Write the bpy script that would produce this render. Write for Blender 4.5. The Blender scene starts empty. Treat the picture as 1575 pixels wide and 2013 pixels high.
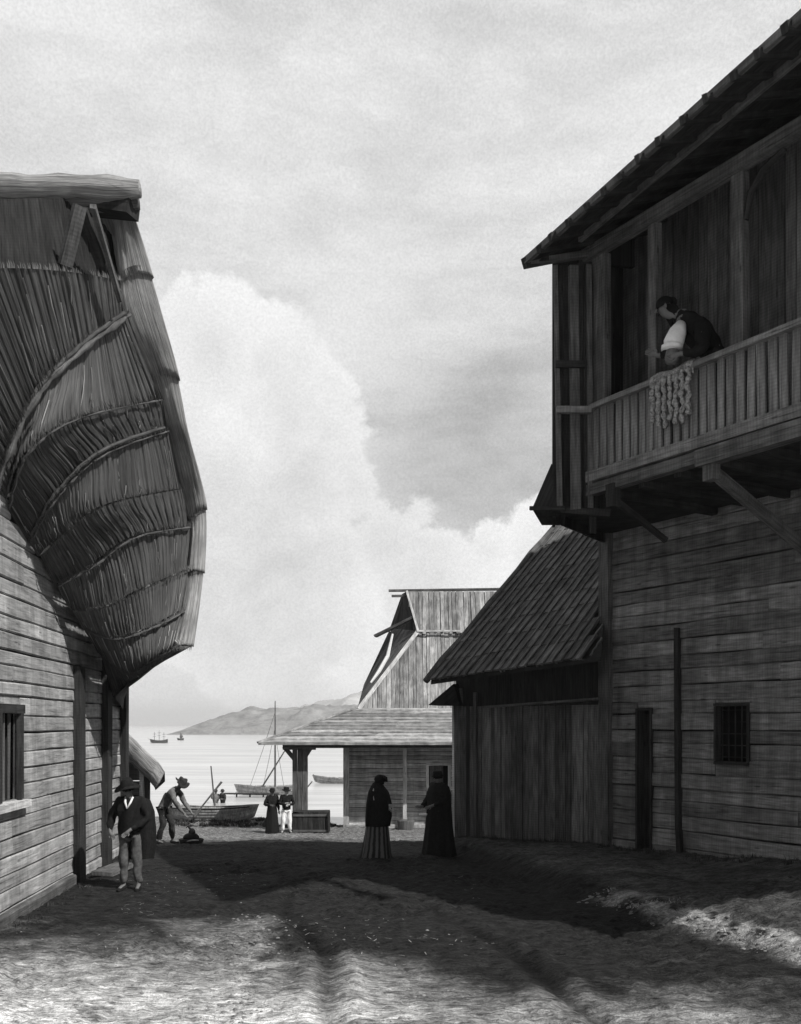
import bpy, bmesh, math, random
import numpy as np
from mathutils import Vector, Matrix, noise
random.seed(7)
sc = bpy.context.scene
COL = sc.collection
PI = math.pi

# ------------------------------------------------------------------ camera
EYE = 2.6; F = 1900.0; CX = 787.5; HY = 1425.0
cd = bpy.data.cameras.new("camera"); cam = bpy.data.objects.new("camera", cd); COL.objects.link(cam)
cam.location = (0, 0, EYE); cam.rotation_euler = (math.radians(90), 0, 0)
cd.sensor_fit = 'HORIZONTAL'; cd.sensor_width = 36; cd.lens = F / 1575 * 36
cd.shift_y = (HY - 1006.5) / 1575
cd.clip_start = .1; cd.clip_end = 8000
sc.camera = cam
sc.view_settings.view_transform = 'Standard'; sc.view_settings.look = 'None'
sc.view_settings.exposure = 0; sc.view_settings.gamma = 1

def at(px, py, Y):
    return Vector(((px - CX) / F * Y, Y, EYE + (HY - py) / F * Y))
def atX(px, py, X):
    return at(px, py, X * F / (px - CX))

# ------------------------------------------------------------------ sun
SUN_AZ = Vector((.79, -.61)); SUN_EL = math.radians(46)
sl = bpy.data.lights.new("sun", 'SUN'); sl.energy = 4.4; sl.angle = math.radians(.6); sl.color = (1, .985, .96)
so = bpy.data.objects.new("sun", sl); COL.objects.link(so)
sdir = Vector((SUN_AZ.x * math.cos(SUN_EL), SUN_AZ.y * math.cos(SUN_EL), math.sin(SUN_EL)))
so.rotation_euler = sdir.to_track_quat('Z', 'Y').to_euler()
so.location = (20, -20, 30)

# ------------------------------------------------------------------ node helper
class NT:
    def __init__(s, nt): s.nt = nt; s.n = nt.nodes; s.l = nt.links
    def new(s, t, **k):
        n = s.n.new(t)
        for a, b in k.items(): setattr(n, a, b)
        return n
    def set(s, sock, v):
        if isinstance(v, bpy.types.NodeSocket): s.l.new(v, sock)
        else: sock.default_value = v
    def m(s, op, a, b=None, c=None, clamp=False):
        n = s.new('ShaderNodeMath', operation=op, use_clamp=clamp)
        s.set(n.inputs[0], a)
        if b is not None: s.set(n.inputs[1], b)
        if c is not None: s.set(n.inputs[2], c)
        return n.outputs[0]
    def v(s, op, a, b=None, out=0):
        n = s.new('ShaderNodeVectorMath', operation=op)
        s.set(n.inputs[0], a)
        if b is not None: s.set(n.inputs[1], b)
        return n.outputs[out]
    def mr(s, x, a, b, c=0., d=1., smooth=False):
        n = s.new('ShaderNodeMapRange', interpolation_type='SMOOTHSTEP' if smooth else 'LINEAR')
        for i, q in enumerate((x, a, b, c, d)): s.set(n.inputs[i], q)
        return n.outputs[0]
    def noise(s, vec, scale, detail=4, rough=.55, dist=0.):
        n = s.new('ShaderNodeTexNoise'); s.set(n.inputs['Vector'], vec)
        s.set(n.inputs['Scale'], scale); s.set(n.inputs['Detail'], detail)
        s.set(n.inputs['Roughness'], rough); s.set(n.inputs['Distortion'], dist)
        return n.outputs[0]
    def xyz(s, x, y, z=0.):
        n = s.new('ShaderNodeCombineXYZ')
        s.set(n.inputs[0], x); s.set(n.inputs[1], y); s.set(n.inputs[2], z); return n.outputs[0]
    def sep(s, v):
        n = s.new('ShaderNodeSeparateXYZ'); s.set(n.inputs[0], v); return n.outputs

# ------------------------------------------------------------------ sky (procedural clouds over a Nishita sky)
w = bpy.data.worlds.new("World"); sc.world = w; w.use_nodes = True
T = NT(w.node_tree); T.n.clear()
out = T.new('ShaderNodeOutputWorld'); bg = T.new('ShaderNodeBackground'); bg.inputs[1].default_value = .1
T.l.new(bg.outputs[0], out.inputs[0])
sky = T.new('ShaderNodeTexSky', sky_type='NISHITA', sun_disc=False)
sky.sun_elevation = SUN_EL; sky.sun_rotation = math.atan2(SUN_AZ.x, SUN_AZ.y)
bw = T.new('ShaderNodeRGBToBW'); T.l.new(sky.outputs[0], bw.inputs[0])
tc = T.new('ShaderNodeTexCoord'); D = T.v('NORMALIZE', tc.outputs['Generated'])
def dirpx(px, py): return Vector(((px - CX) / F, 1, (HY - py) / F)).normalized()
n1 = T.noise(D, 8.5, 8, .62, .2); n2 = T.noise(D, 26.0, 5, .6)
n3 = T.noise(T.v('ADD', D, (.031, .02, -.03)), 5.5, 7, .6, .4)
wob = T.m('ADD', T.m('MULTIPLY', T.m('SUBTRACT', n1, .5), .15), T.m('MULTIPLY', T.m('SUBTRACT', n2, .5), .055))
puffs = [(420, 705, 140), (520, 720, 110), (560, 800, 130), (645, 860, 72), (690, 975, 88), (600, 960, 150), (835, 1000, 68),
         (750, 1080, 110), (955, 1085, 75), (1045, 1090, 90), (300, 1000, 270), (520, 1150, 260), (860, 1150, 150)]
acc = None
for (a, b, r) in puffs:
    d_ = T.v('DISTANCE', D, tuple(dirpx(a, b)), out=1)
    q = T.m('SUBTRACT', r / F * .93, d_)
    if acc is None: acc = q
    else:
        acc = T.m('SMOOTH_MAX', acc, q, .012)
depth = T.m('ADD', acc, wob)
mask = T.mr(depth, -.005, .011, 0., 1., True)
rim = T.mr(depth, -.01, .07, 1.0, 0.05)
cloudv = T.m('ADD', T.m('MULTIPLY', rim, .22), T.m('ADD', T.m('MULTIPLY', T.m('SUBTRACT', n3, .5), .6), T.m('MULTIPLY', T.m('SUBTRACT', n1, .5), .35)))
cloudv = T.m('MINIMUM', T.m('ADD', cloudv, .79), .99)
dk = T.v('DISTANCE', D, tuple(dirpx(960, 940)), out=1)
dark = T.mr(T.m('ADD', dk, T.m('MULTIPLY', T.m('SUBTRACT', n3, .5), .12)), .0, .20, .33, .0, True)
dk2 = T.v('DISTANCE', D, tuple(dirpx(830, 650)), out=1)
dark = T.m('ADD', dark, T.mr(T.m('ADD', dk2, T.m('MULTIPLY', T.m('SUBTRACT', n3, .5), .16)), .02, .24, .07, .0, True))
sx, sy, sz = T.sep(D)
nst = T.noise(T.v('MULTIPLY', D, (1.6, 1.6, 4.)), 3.0, 7, .62, .15)
grey = T.m('ADD', T.m('SUBTRACT', .79, dark), T.mr(nst, .36, .66, -.06, .13, True))
top = T.mr(sz, .54, .66, 0., -.10, True)
grey = T.m('ADD', grey, top)
lift = T.mr(sz, .0, .28, .12, .0, True)
grey = T.m('ADD', grey, lift)
mx = T.new('ShaderNodeMix', data_type='FLOAT'); T.l.new(mask, mx.inputs[0]); T.l.new(grey, mx.inputs[2]); T.l.new(cloudv, mx.inputs[3])
fine = T.noise(D, 420.0, 2, .7)
tot = T.m('MULTIPLY', mx.outputs[0], T.mr(fine, .3, .7, .89, 1.06))
behind = T.mr(sy, -.1, .3, .40, 1., True)          # the sky away from the bright cloud bank is greyer
tot = T.m('MULTIPLY', tot, behind)
tot = T.m('ADD', T.m('MULTIPLY', tot, 9.6), T.m('MULTIPLY', bw.outputs[0], .03))
T.l.new(tot, bg.inputs[0])

# ------------------------------------------------------------------ materials (a monochrome place)
def newmat(name):
    m = bpy.data.materials.new(name); m.use_nodes = True
    t = NT(m.node_tree); b = t.n['Principled BSDF']
    b.inputs['Specular IOR Level'].default_value = .15
    b.inputs['Roughness'].default_value = .9
    return m, t, b
def grey3(t, val):
    n = t.new('ShaderNodeCombineColor')
    v1 = t.m('MULTIPLY', val, 1.0)
    for i in range(3): t.l.new(v1, n.inputs[i])
    return n.outputs[0]
def bump(t, b, h, strength=.5, dist=.02):
    n = t.new('ShaderNodeBump'); n.inputs['Strength'].default_value = strength; n.inputs['Distance'].default_value = dist
    t.l.new(h, n.inputs['Height']); t.l.new(n.outputs[0], b.inputs['Normal'])

def wood(name, base, var=.5, saw=.0, island=.35, grain=16, crack=.6):
    m, t, b = newmat(name)
    uv = t.new('ShaderNodeUVMap'); uv.uv_map = 'uv'
    g = t.new('ShaderNodeNewGeometry'); ri = g.outputs['Random Per Island']
    off = t.v('ADD', uv.outputs[0], t.xyz(t.m('MULTIPLY', ri, 37.), t.m('MULTIPLY', ri, 91.), t.m('MULTIPLY', ri, 13.)))
    gr = t.noise(t.v('MULTIPLY', off, (1.2, grain, 1)), 1.6, 6, .65, .4)
    cr = t.noise(t.v('MULTIPLY', off, (.9, grain * 2.6, 1)), 1.0, 3, .6, .2)
    bl = t.noise(off, 1.7, 4, .6)
    val = t.m('MULTIPLY', base, t.mr(gr, .3, .72, 1 - var, 1 + var))
    val = t.m('MULTIPLY', val, t.mr(ri, 0, 1, 1 - island, 1 + island))
    val = t.m('MULTIPLY', val, t.mr(bl, .3, .7, .72, 1.22))
    val = t.m('MULTIPLY', val, t.mr(cr, .30, .40, 1 - crack, 1.))
    vo = t.new('ShaderNodeTexVoronoi'); t.l.new(t.v('MULTIPLY', off, (1.1, 4.2, 1)), vo.inputs['Vector']); vo.inputs['Scale'].default_value = 1.3
    val = t.m('MULTIPLY', val, t.mr(vo.outputs['Distance'], .05, .12, .45, 1.))
    tcw = t.new('ShaderNodeTexCoord').outputs['Object']
    stn = t.noise(t.v('MULTIPLY', tcw, (3.2, 3.2, .5)), 1.3, 5, .65, .3)
    val = t.m('MULTIPLY', val, t.mr(stn, .38, .62, .72, 1.12))
    h = gr
    if saw:
        u = t.sep(off)[0]
        s_ = t.m('SINE', t.m('ADD', t.m('MULTIPLY', u, 2 * PI / .05), t.m('MULTIPLY', t.noise(off, 3., 2), 6.)))
        val = t.m('MULTIPLY', val, t.mr(s_, -1, 1, 1 - saw, 1 + saw))
        h = t.m('ADD', h, t.m('MULTIPLY', s_, .04))
    t.l.new(grey3(t, val), b.inputs['Base Color']); bump(t, b, h, .7, .015)
    return m
def thatch(name, base, su=34, sv=1.2, var=.65, st=.9):
    m, t, b = newmat(name)
    uv = t.new('ShaderNodeUVMap'); uv.uv_map = 'uv'
    g = t.new('ShaderNodeNewGeometry'); ri = g.outputs['Random Per Island']
    off = t.v('ADD', uv.outputs[0], t.xyz(t.m('MULTIPLY', ri, 37.), t.m('MULTIPLY', ri, 91.)))
    a = t.noise(t.v('MULTIPLY', off, (sv, su, 1)), 1.5, 7, .7, .5)
    c = t.noise(t.v('MULTIPLY', off, (sv * .6, su * .3, 1)), 1.2, 4, .6, .3)
    e = t.noise(off, 1.3, 4, .6)
    val = t.m('MULTIPLY', base, t.mr(a, .3, .7, 1 - var, 1 + var))
    val = t.m('MULTIPLY', val, t.mr(c, .3, .7, .55, 1.4))
    val = t.m('MULTIPLY', val, t.mr(e, .3, .7, .7, 1.25))
    val = t.m('MULTIPLY', val, t.mr(ri, 0, 1, .75, 1.25))
    t.l.new(grey3(t, val), b.inputs['Base Color']); bump(t, b, t.m('ADD', a, c), st, .03)
    return m
def plain(name, base, sc_=14, var=.3, rough=.9, bs=.3, spec=.15):
    m, t, b = newmat(name)
    tcn = t.new('ShaderNodeTexCoord')
    a = t.noise(tcn.outputs['Object'], sc_, 5, .6)
    val = t.m('MULTIPLY', base, t.mr(a, .3, .7, 1 - var, 1 + var))
    t.l.new(grey3(t, val), b.inputs['Base Color']); bump(t, b, a, bs, .01)
    b.inputs['Roughness'].default_value = rough; b.inputs['Specular IOR Level'].default_value = spec
    return m
def stripes(name, a_, b_, freq):
    m, t, b = newmat(name)
    uv = t.new('ShaderNodeUVMap'); uv.uv_map = 'uv'
    x = t.sep(uv.outputs[0])
    n = t.noise(uv.outputs[0], 8, 3)
    s = t.m('SINE', t.m('ADD', t.m('MULTIPLY', x[1], freq), t.m('MULTIPLY', n, 2.5)))
    val = t.mr(s, -.5, .5, a_, b_)
    t.l.new(grey3(t, val), b.inputs['Base Color'])
    return m

M = {}
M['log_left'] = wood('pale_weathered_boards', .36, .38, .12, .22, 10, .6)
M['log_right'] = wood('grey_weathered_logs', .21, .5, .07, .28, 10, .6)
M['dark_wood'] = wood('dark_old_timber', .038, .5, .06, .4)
M['mid_wood'] = wood('mid_grey_timber', .12, .5, .07, .3)
M['rail_wood'] = wood('worn_rail_timber', .22, .5, .08, .3)
M['gallery_boards'] = wood('gallery_boards', .13, .5, .10, .35)
M['shed_boards'] = wood('shed_boards', .14, .55, .08, .45)
M['pale_wood'] = wood('bleached_and_lit_timber', .6, .4, .1, .3)  # bleached timber, also used for painted lit edges of posts
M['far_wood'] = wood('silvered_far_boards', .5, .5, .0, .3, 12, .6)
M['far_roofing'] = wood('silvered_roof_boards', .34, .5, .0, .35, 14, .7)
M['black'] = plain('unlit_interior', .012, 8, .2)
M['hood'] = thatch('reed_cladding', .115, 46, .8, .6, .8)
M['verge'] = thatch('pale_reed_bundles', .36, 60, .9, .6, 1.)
M['thatch_far'] = thatch('grey_thatch', .30, 30, 1.2)
M['shingle'] = wood('dark_shingles', .15, .6, 0, .28, 22, .6)
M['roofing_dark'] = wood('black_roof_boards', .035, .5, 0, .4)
M['skin'] = plain('sunburnt_skin', .16, 20, .15, .6)
M['skin_pale'] = plain('pale_skin', .42, 20, .12, .6)
M['blackcloth'] = plain('black_wool', .014, 22, .4)
M['darkcloth'] = plain('charcoal_cloth', .035, 22, .5)
M['greycloth'] = plain('grey_cloth', .16, 18, .35)
M['drabcloth'] = plain('drab_cloth', .10, 18, .4)
M['palecloth'] = plain('pale_linen', .42, 14, .35)
M['whitecloth'] = plain('white_linen', .88, 14, .12)
M['skirt'] = stripes('striped_skirt', .03, .15, 60.)
M['knots'] = plain('knotted_wool', .30, 30, .7, .9, .8)
M['boat'] = wood('tarred_planks', .40, .45, 0, .35, 10, .4)
M['far_boat'] = plain('far_hull_paint', .13, 2, .3)
M['rope'] = plain('old_rope', .13, 30, .3)
M['straw'] = plain('bleached_straw', .75, 6, .5)
M['hair'] = plain('black_hair', .01, 40, .4)
M['drygrass'] = plain('dry_grass_blades', .4, 6, .5)
M['stone'] = plain('pale_stone', .22, 7, .5, .9, .8)
M['weed'] = plain('dark_shore_weed', .045, 6, .5)

# ------------------------------------------------------------------ scene-graph helpers
def tag(o, label=None, cat=None, group=None, kind=None):
    if label: o['label'] = label
    if cat: o['category'] = cat
    if group: o['group'] = group
    if kind: o['kind'] = kind
    return o
def thing(name, label, cat, loc=(0, 0, 0), rz=0, group=None):
    o = bpy.data.objects.new(name, None); COL.objects.link(o)
    o.location = loc; o.rotation_euler = (0, 0, rz); o.empty_display_size = .3
    return tag(o, label, cat, group)
def attach(o, parent):
    """parent keeping world coordinates (the thing's empties are only translated / rotated about Z)"""
    if parent is None: return
    p = parent; mat = Matrix.Identity(4)
    chain = []
    while p is not None: chain.append(p); p = p.parent
    for q in reversed(chain):
        mat = mat @ (Matrix.LocRotScale(q.location, q.rotation_euler, q.scale) if q.type == 'EMPTY' else Matrix.Identity(4))
    o.parent = parent
    return mat

class MB:
    def __init__(s): s.v = []; s.f = []; s.uv = []; s.mi = []; s.cm = 0
    def quad(s, idx, uvs): s.f.append(idx); s.uv.append(uvs); s.mi.append(s.cm)
    def hexa(s, p, ulen=None):
        """p: 8 points, 0-3 one end ring, 4-7 other end ring; the grain runs from one ring to the other"""
        b = len(s.v); s.v += [Vector(q) for q in p]
        L = (Vector(p[4]) - Vector(p[0])).length
        a = [0]
        for i in range(4): a.append(a[-1] + (Vector(p[(i + 1) % 4]) - Vector(p[i])).length)
        for i in range(4):
            j = (i + 1) % 4
            s.quad((b + i, b + j, b + 4 + j, b + 4 + i), [(0, a[i]), (0, a[i + 1]), (L, a[i + 1]), (L, a[i])])
        s.quad((b + 3, b + 2, b + 1, b), [(0, 0), (.02, a[1]), (.04, a[1]), (.06, 0)])
        s.quad((b + 4, b + 5, b + 6, b + 7), [(0, 0), (.02, a[1]), (.04, a[1]), (.06, 0)])
    def beam(s, p0, p1, w, h, up=(0, 0, 1), jit=0., w1=None, h1=None):
        p0 = Vector(p0); p1 = Vector(p1); d = (p1 - p0).normalized(); up = Vector(up)
        sd = d.cross(up)
        if sd.length < 1e-4: sd = d.cross(Vector((0, 1, 0)))
        sd.normalize(); u = sd.cross(d).normalized()
        w1 = w if w1 is None else w1; h1 = h if h1 is None else h1
        r = []
        for (c, ww, hh) in ((p0, w, h), (p1, w1, h1)):
            for (a, b) in ((-1, -1), (1, -1), (1, 1), (-1, 1)):
                q = c + sd * a * ww / 2 + u * b * hh / 2
                if jit: q = q + Vector((random.uniform(-jit, jit), random.uniform(-jit, jit), random.uniform(-jit, jit)))
                r.append(q)
        s.hexa(r)
    def log(s, pts, r, n=8, wob=.0):
        pts = [Vector(p) for p in pts]; b = len(s.v); u = 0; N = len(pts)
        rr = r if isinstance(r, (list, tuple)) else [r] * N
        us = [0]
        for i in range(1, N): us.append(us[-1] + (pts[i] - pts[i - 1]).length)
        ref = None
        for i, p in enumerate(pts):
            d = (pts[min(i + 1, N - 1)] - pts[max(i - 1, 0)]).normalized()
            if ref is None:
                ref = d.cross(Vector((0, 0, 1)))
                if ref.length < 1e-3: ref = d.cross(Vector((0, 1, 0)))
            sd = (ref - d * ref.dot(d)).normalized(); up = d.cross(sd)
            ref = sd
            for k in range(n):
                a = 2 * PI * k / n
                q = rr[i] * (1 + (wob * (noise.noise(p * 3 + Vector((k, 0, 0))))))
                s.v.append(p + sd * math.cos(a) * q + up * math.sin(a) * q)
        per = 2 * PI * max(rr)
        for i in range(N - 1):
            for k in range(n):
                k2 = (k + 1) % n
                s.quad((b + i * n + k, b + i * n + k2, b + (i + 1) * n + k2, b + (i + 1) * n + k),
                       [(us[i], per * k / n), (us[i], per * (k + 1) / n), (us[i + 1], per * (k + 1) / n), (us[i + 1], per * k / n)])
        for (st, rev) in ((b, True), (b + (N - 1) * n, False)):
            ids = list(range(st, st + n))
            if rev: ids.reverse()
            s.quad(tuple(ids), [(0, .01 * k) for k in range(n)])
    def grid(s, P, us=None, vs=None, flip=False):
        """P[i][j] points; uv: u grows with i, v with j (metres)"""
        b = len(s.v); I = len(P); J = len(P[0])
        for row in P: s.v += [Vector(q) for q in row]
        if us is None:
            us = [0]
            for i in range(1, I): us.append(us[-1] + (Vector(P[i][J // 2]) - Vector(P[i - 1][J // 2])).length)
        if vs is None:
            vs = [0]
            for j in range(1, J): vs.append(vs[-1] + (Vector(P[I // 2][j]) - Vector(P[I // 2][j - 1])).length)
        for i in range(I - 1):
            for j in range(J - 1):
                q = (b + i * J + j, b + (i + 1) * J + j, b + (i + 1) * J + j + 1, b + i * J + j + 1)
                uv = [(us[i], vs[j]), (us[i + 1], vs[j]), (us[i + 1], vs[j + 1]), (us[i], vs[j + 1])]
                if flip: q = q[::-1]; uv = uv[::-1]
                s.quad(q, uv)
    def ellipsoid(s, c, rx, ry, rz, nu=12, nv=8, rot=None, zmin=-1):
        rows = []
        for j in range(nv + 1):
            t = -PI / 2 + PI * j / nv
            if math.sin(t) < zmin: t = math.asin(zmin)
            row = []
            for i in range(nu + 1):
                a = 2 * PI * i / nu
                q = Vector((rx * math.cos(t) * math.cos(a), ry * math.cos(t) * math.sin(a), rz * math.sin(t)))
                if rot: q = rot @ q
                row.append(Vector(c) + q)
            rows.append(row)
        s.grid(rows)
    def lathe(s, c, prof, n=20, rot=None, sx=1, sy=1, wob=0):
        rows = []
        for (r, z) in prof:
            row = []
            for i in range(n + 1):
                a = 2 * PI * i / n
                q = Vector((r * sx * math.cos(a), r * sy * math.sin(a), z + wob * math.sin(2 * a) * r))
                if rot: q = rot @ q
                row.append(Vector(c) + q)
            rows.append(row)
        s.grid(rows)
    def rings(s, R, n=40, cap=False):
        """R: list of (centre, rx, ry, fold, nfolds, phase)"""
        rows = []
        for (c, rx, ry, fo, nf, ph) in R:
            row = []
            for i in range(n + 1):
                a = 2 * PI * i / n
                k = 1 + fo * math.sin(nf * a + ph) + fo * .5 * math.sin((nf * 2 + 1) * a + ph * 2.3)
                row.append(Vector(c) + Vector((rx * k * math.cos(a), ry * k * math.sin(a), 0)))
            rows.append(row)
        s.grid(rows)
    def merge(s, me, mi=0):
        b = len(s.v); s.v += [v.co.copy() for v in me.vertices]
        for p in me.polygons:
            s.f.append(tuple(b + i for i in p.vertices)); s.uv.append([(0, 0)] * len(p.vertices)); s.mi.append(mi)
    def mesh(s, name, mats, smooth=False, fix=True, weld=True):
        me = bpy.data.meshes.new(name)
        me.from_pydata([tuple(v) for v in s.v], [], s.f)
        l = me.uv_layers.new(name='uv')
        fl = [c for f in s.uv for q in f for c in q]
        l.data.foreach_set('uv', fl)
        if not isinstance(mats, (list, tuple)): mats = [mats]
        for m in mats: me.materials.append(m)
        me.polygons.foreach_set('material_index', s.mi)
        if smooth: me.polygons.foreach_set('use_smooth', [True] * len(s.f))
        me.update()
        if fix:
            bm = bmesh.new(); bm.from_mesh(me)
            if weld: bmesh.ops.remove_doubles(bm, verts=bm.verts, dist=1e-5)
            bmesh.ops.recalc_face_normals(bm, faces=bm.faces); bm.to_mesh(me); bm.free()
        return me
    def build(s, name, mats, parent=None, smooth=False, fix=True, local=False, weld=True):
        """coordinates are world ones unless local=True"""
        mat = None
        me = s.mesh(name, mats, smooth, fix, weld)
        o = bpy.data.objects.new(name, me); COL.objects.link(o)
        if parent is not None:
            mat = attach(o, parent)
            if not local: me.transform(mat.inverted())
        return o

class Frame:
    """a vertical plane: o = 2D origin, d = along, n = outward; p(u, z, t)"""
    def __init__(s, o, d, n): s.o = Vector(o); s.d = Vector(d).normalized(); s.n = Vector(n).normalized()
    def p(s, u, z, t=0):
        q = s.o + s.d * u + s.n * t; return Vector((q.x, q.y, z))
def hplank(mb, fr, u0, u1, z0, z1, t0, t1, bev=.012, wav=0., taper=0):
    """one horizontal board with a chamfered face, grain along u"""
    nseg = max(1, int((u1 - u0) / .7)) if wav else 1
    sd = random.uniform(0, 50)
    rings_ = []
    for k in range(nseg + 1):
        u = u0 + (u1 - u0) * k / nseg
        w0 = wav * noise.noise(Vector((u * .9, sd, 0))) if wav else 0
        w1 = wav * noise.noise(Vector((u * .9, sd + 9, 0))) if wav else 0
        rings_.append([fr.p(u, z0 + w0, t0), fr.p(u, z0 + w0, t1 - bev), fr.p(u, z0 + w0 + bev * 1.3, t1), fr.p(u, z1 + w1 - bev * 1.3, t1 - taper), fr.p(u, z1 + w1, t1 - bev - taper), fr.p(u, z1 + w1, t0)])
    b = len(mb.v)
    for r in rings_: mb.v += r
    N = 6; L = (u1 - u0); H = [0, .03, .05, .05 + (z1 - z0), .08 + (z1 - z0), .1 + (z1 - z0), .2 + z1 - z0]
    for k in range(nseg):
        for i in range(N):
            j = (i + 1) % N
            mb.quad((b + k * N + i, b + k * N + j, b + (k + 1) * N + j, b + (k + 1) * N + i),
                    [(L * k / nseg, H[i]), (L * k / nseg, H[i + 1]), (L * (k + 1) / nseg, H[i + 1]), (L * (k + 1) / nseg, H[i])])
    mb.quad(tuple(b + i for i in range(N))[::-1], [(0, .02 * i) for i in range(N)])
    mb.quad(tuple(b + nseg * N + i for i in range(N)), [(0, .02 * i) for i in range(N)])
def board_wall(mb, fr, u0, u1, z0, z1, h, t0=-.08, t1=0., openings=(), umax=None, wav=.03, jit=.02, gap=.008, split=0, zlo=None):
    z = z0; row = 0
    while z < z1 - .02:
        hh = h * random.uniform(.82, 1.18); zt = min(z + hh, z1)
        ue = u1 if umax is None else min(u1, umax(zt))
        segs = [(u0, ue)]
        for (a, b, c, d) in openings:
            if zt > c + .03 and z < d - .03:
                ns = []
                for (s0, s1) in segs:
                    if b <= s0 or a >= s1: ns.append((s0, s1)); continue
                    if a > s0: ns.append((s0, a))
                    if b < s1: ns.append((b, s1))
                segs = ns
        if split:
            ns = []
            for (s0, s1) in segs:
                if s1 - s0 > split * 1.3:
                    m_ = s0 + random.uniform(.3, .7) * (s1 - s0); ns += [(s0, m_ - .004), (m_ + .004, s1)]
                else: ns.append((s0, s1))
            segs = ns
        for (s0, s1) in segs:
            if s1 - s0 > .05:
                j = random.uniform(-jit, jit)
                hplank(mb, fr, s0, s1, z + gap, zt, t0, t1 + j, .014, wav, random.uniform(0, .015))
        z = zt; row += 1
def vboards(mb, fr, u0, u1, z0, z1, wd, t0=-.04, t1=0., jit=.012, zj=.0, skip=0):
    u = u0
    while u < u1 - .02:
        w_ = min(wd * random.uniform(.75, 1.25), u1 - u)
        if random.random() >= skip:
            j = random.uniform(-jit, jit); a = z0 + random.uniform(-zj, zj); b = (z1(u) if callable(z1) else z1) + random.uniform(-zj, zj)
            g = .006; x = random.uniform(-.008, .008)
            mb.hexa([fr.p(u + g, a, t0), fr.p(u + w_ - g, a, t0), fr.p(u + w_ - g, a, t1 + j), fr.p(u + g, a, t1 + j),
                     fr.p(u + g + x, b, t0), fr.p(u + w_ - g + x, b, t0), fr.p(u + w_ - g + x, b, t1 + j), fr.p(u + g + x, b, t1 + j)])
        u += w_

# ------------------------------------------------------------------ ground
def sstep(x, a, b):
    t = np.clip((x - a) / (b - a), 0, 1); return t * t * (3 - 2 * t)
def vnoise(x, y, seed=0):
    xi = np.floor(x).astype(np.int64); yi = np.floor(y).astype(np.int64); xf = x - xi; yf = y - yi
    def h(a, b):
        n = (a * 374761393 + b * 668265263 + seed * 982451653) & 0x7fffffff
        n = ((n ^ (n >> 13)) * 1274126177) & 0x7fffffff
        return ((n ^ (n >> 16)) & 0xffff) / 65535.0
    u = xf * xf * (3 - 2 * xf); v = yf * yf * (3 - 2 * yf)
    return (h(xi, yi) * (1 - u) + h(xi + 1, yi) * u) * (1 - v) + (h(xi, yi + 1) * (1 - u) + h(xi + 1, yi + 1) * u) * v
def base_z(x, y):
    z = np.interp(y, [-100, 20, 24, 33, 38.6], [0, 0, -.38, -1.33, -1.44])
    xb = np.interp(y, [0, 11, 14, 21, 60], [7.5, 4.2, 3.0, .7, .0])
    rise = .25 * sstep(x, xb - .25, xb + .45) * (1 - sstep(y, 22, 27))
    z = z + rise + .22 * sstep(x, 4.4, 6.4) * (1 - sstep(y, 22, 27))
    edge = 38.9 + 3.7 * (1 - sstep(x, -6.0, -4.9))
    z = z - .15 * sstep(y, edge, edge + .35) - 1.6 * sstep(y, edge + .2, edge + 4)
    return z
def rut(x, y, a, b):
    ax, ay = a; bx, by = b
    t = (y - ay) / (by - ay); cx = ax + (bx - ax) * t + .12 * np.sin(y * 1.3)
    on = np.clip(1.15 - np.abs(t - .5) * 1.3, 0, 1)
    d = np.abs(x - cx)
    return (-.055 * np.exp(-(d / .11) ** 2) + .03 * np.exp(-((d - .26) / .10) ** 2)) * on
def ground_z(x, y, fine=True):
    x = np.asarray(x, float); y = np.asarray(y, float)
    z = base_z(x, y)
    z = z + .10 * (vnoise(x * .5, y * .5, 1) - .5) * sstep(y, -5, 9) + .07 * (vnoise(x * 1.6, y * 1.2, 2) - .5)
    if fine:
        lump = vnoise(x * 5, y * 4, 3); l2 = vnoise(x * 11, y * 9, 4); l3 = vnoise(x * 23, y * 19, 5)
        k = .45 + .8 * sstep(vnoise(x * .7, y * .8, 8), .4, .75)
        z = z + k * (.05 * (lump - .5) + .05 * (l2 - .5) + .035 * (l3 - .5))
        z = z + rut(x, y, (-1.5, 13.6), (-.4, 8.0)) + rut(x, y, (.75, 12.6), (2.05, 7.8))
        bank = np.exp(-((x - np.interp(y, [0, 11, 14, 21, 60], [7.5, 4.15, 2.95, .65, .0])) / .25) ** 2) * sstep(y, 9, 10.5) * (1 - sstep(y, 14.5, 17))
        z = z + bank * .12 * vnoise(x * 3, y * 3, 9)
    return z
def gz(x, y): return float(ground_z(x, y, True))

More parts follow.
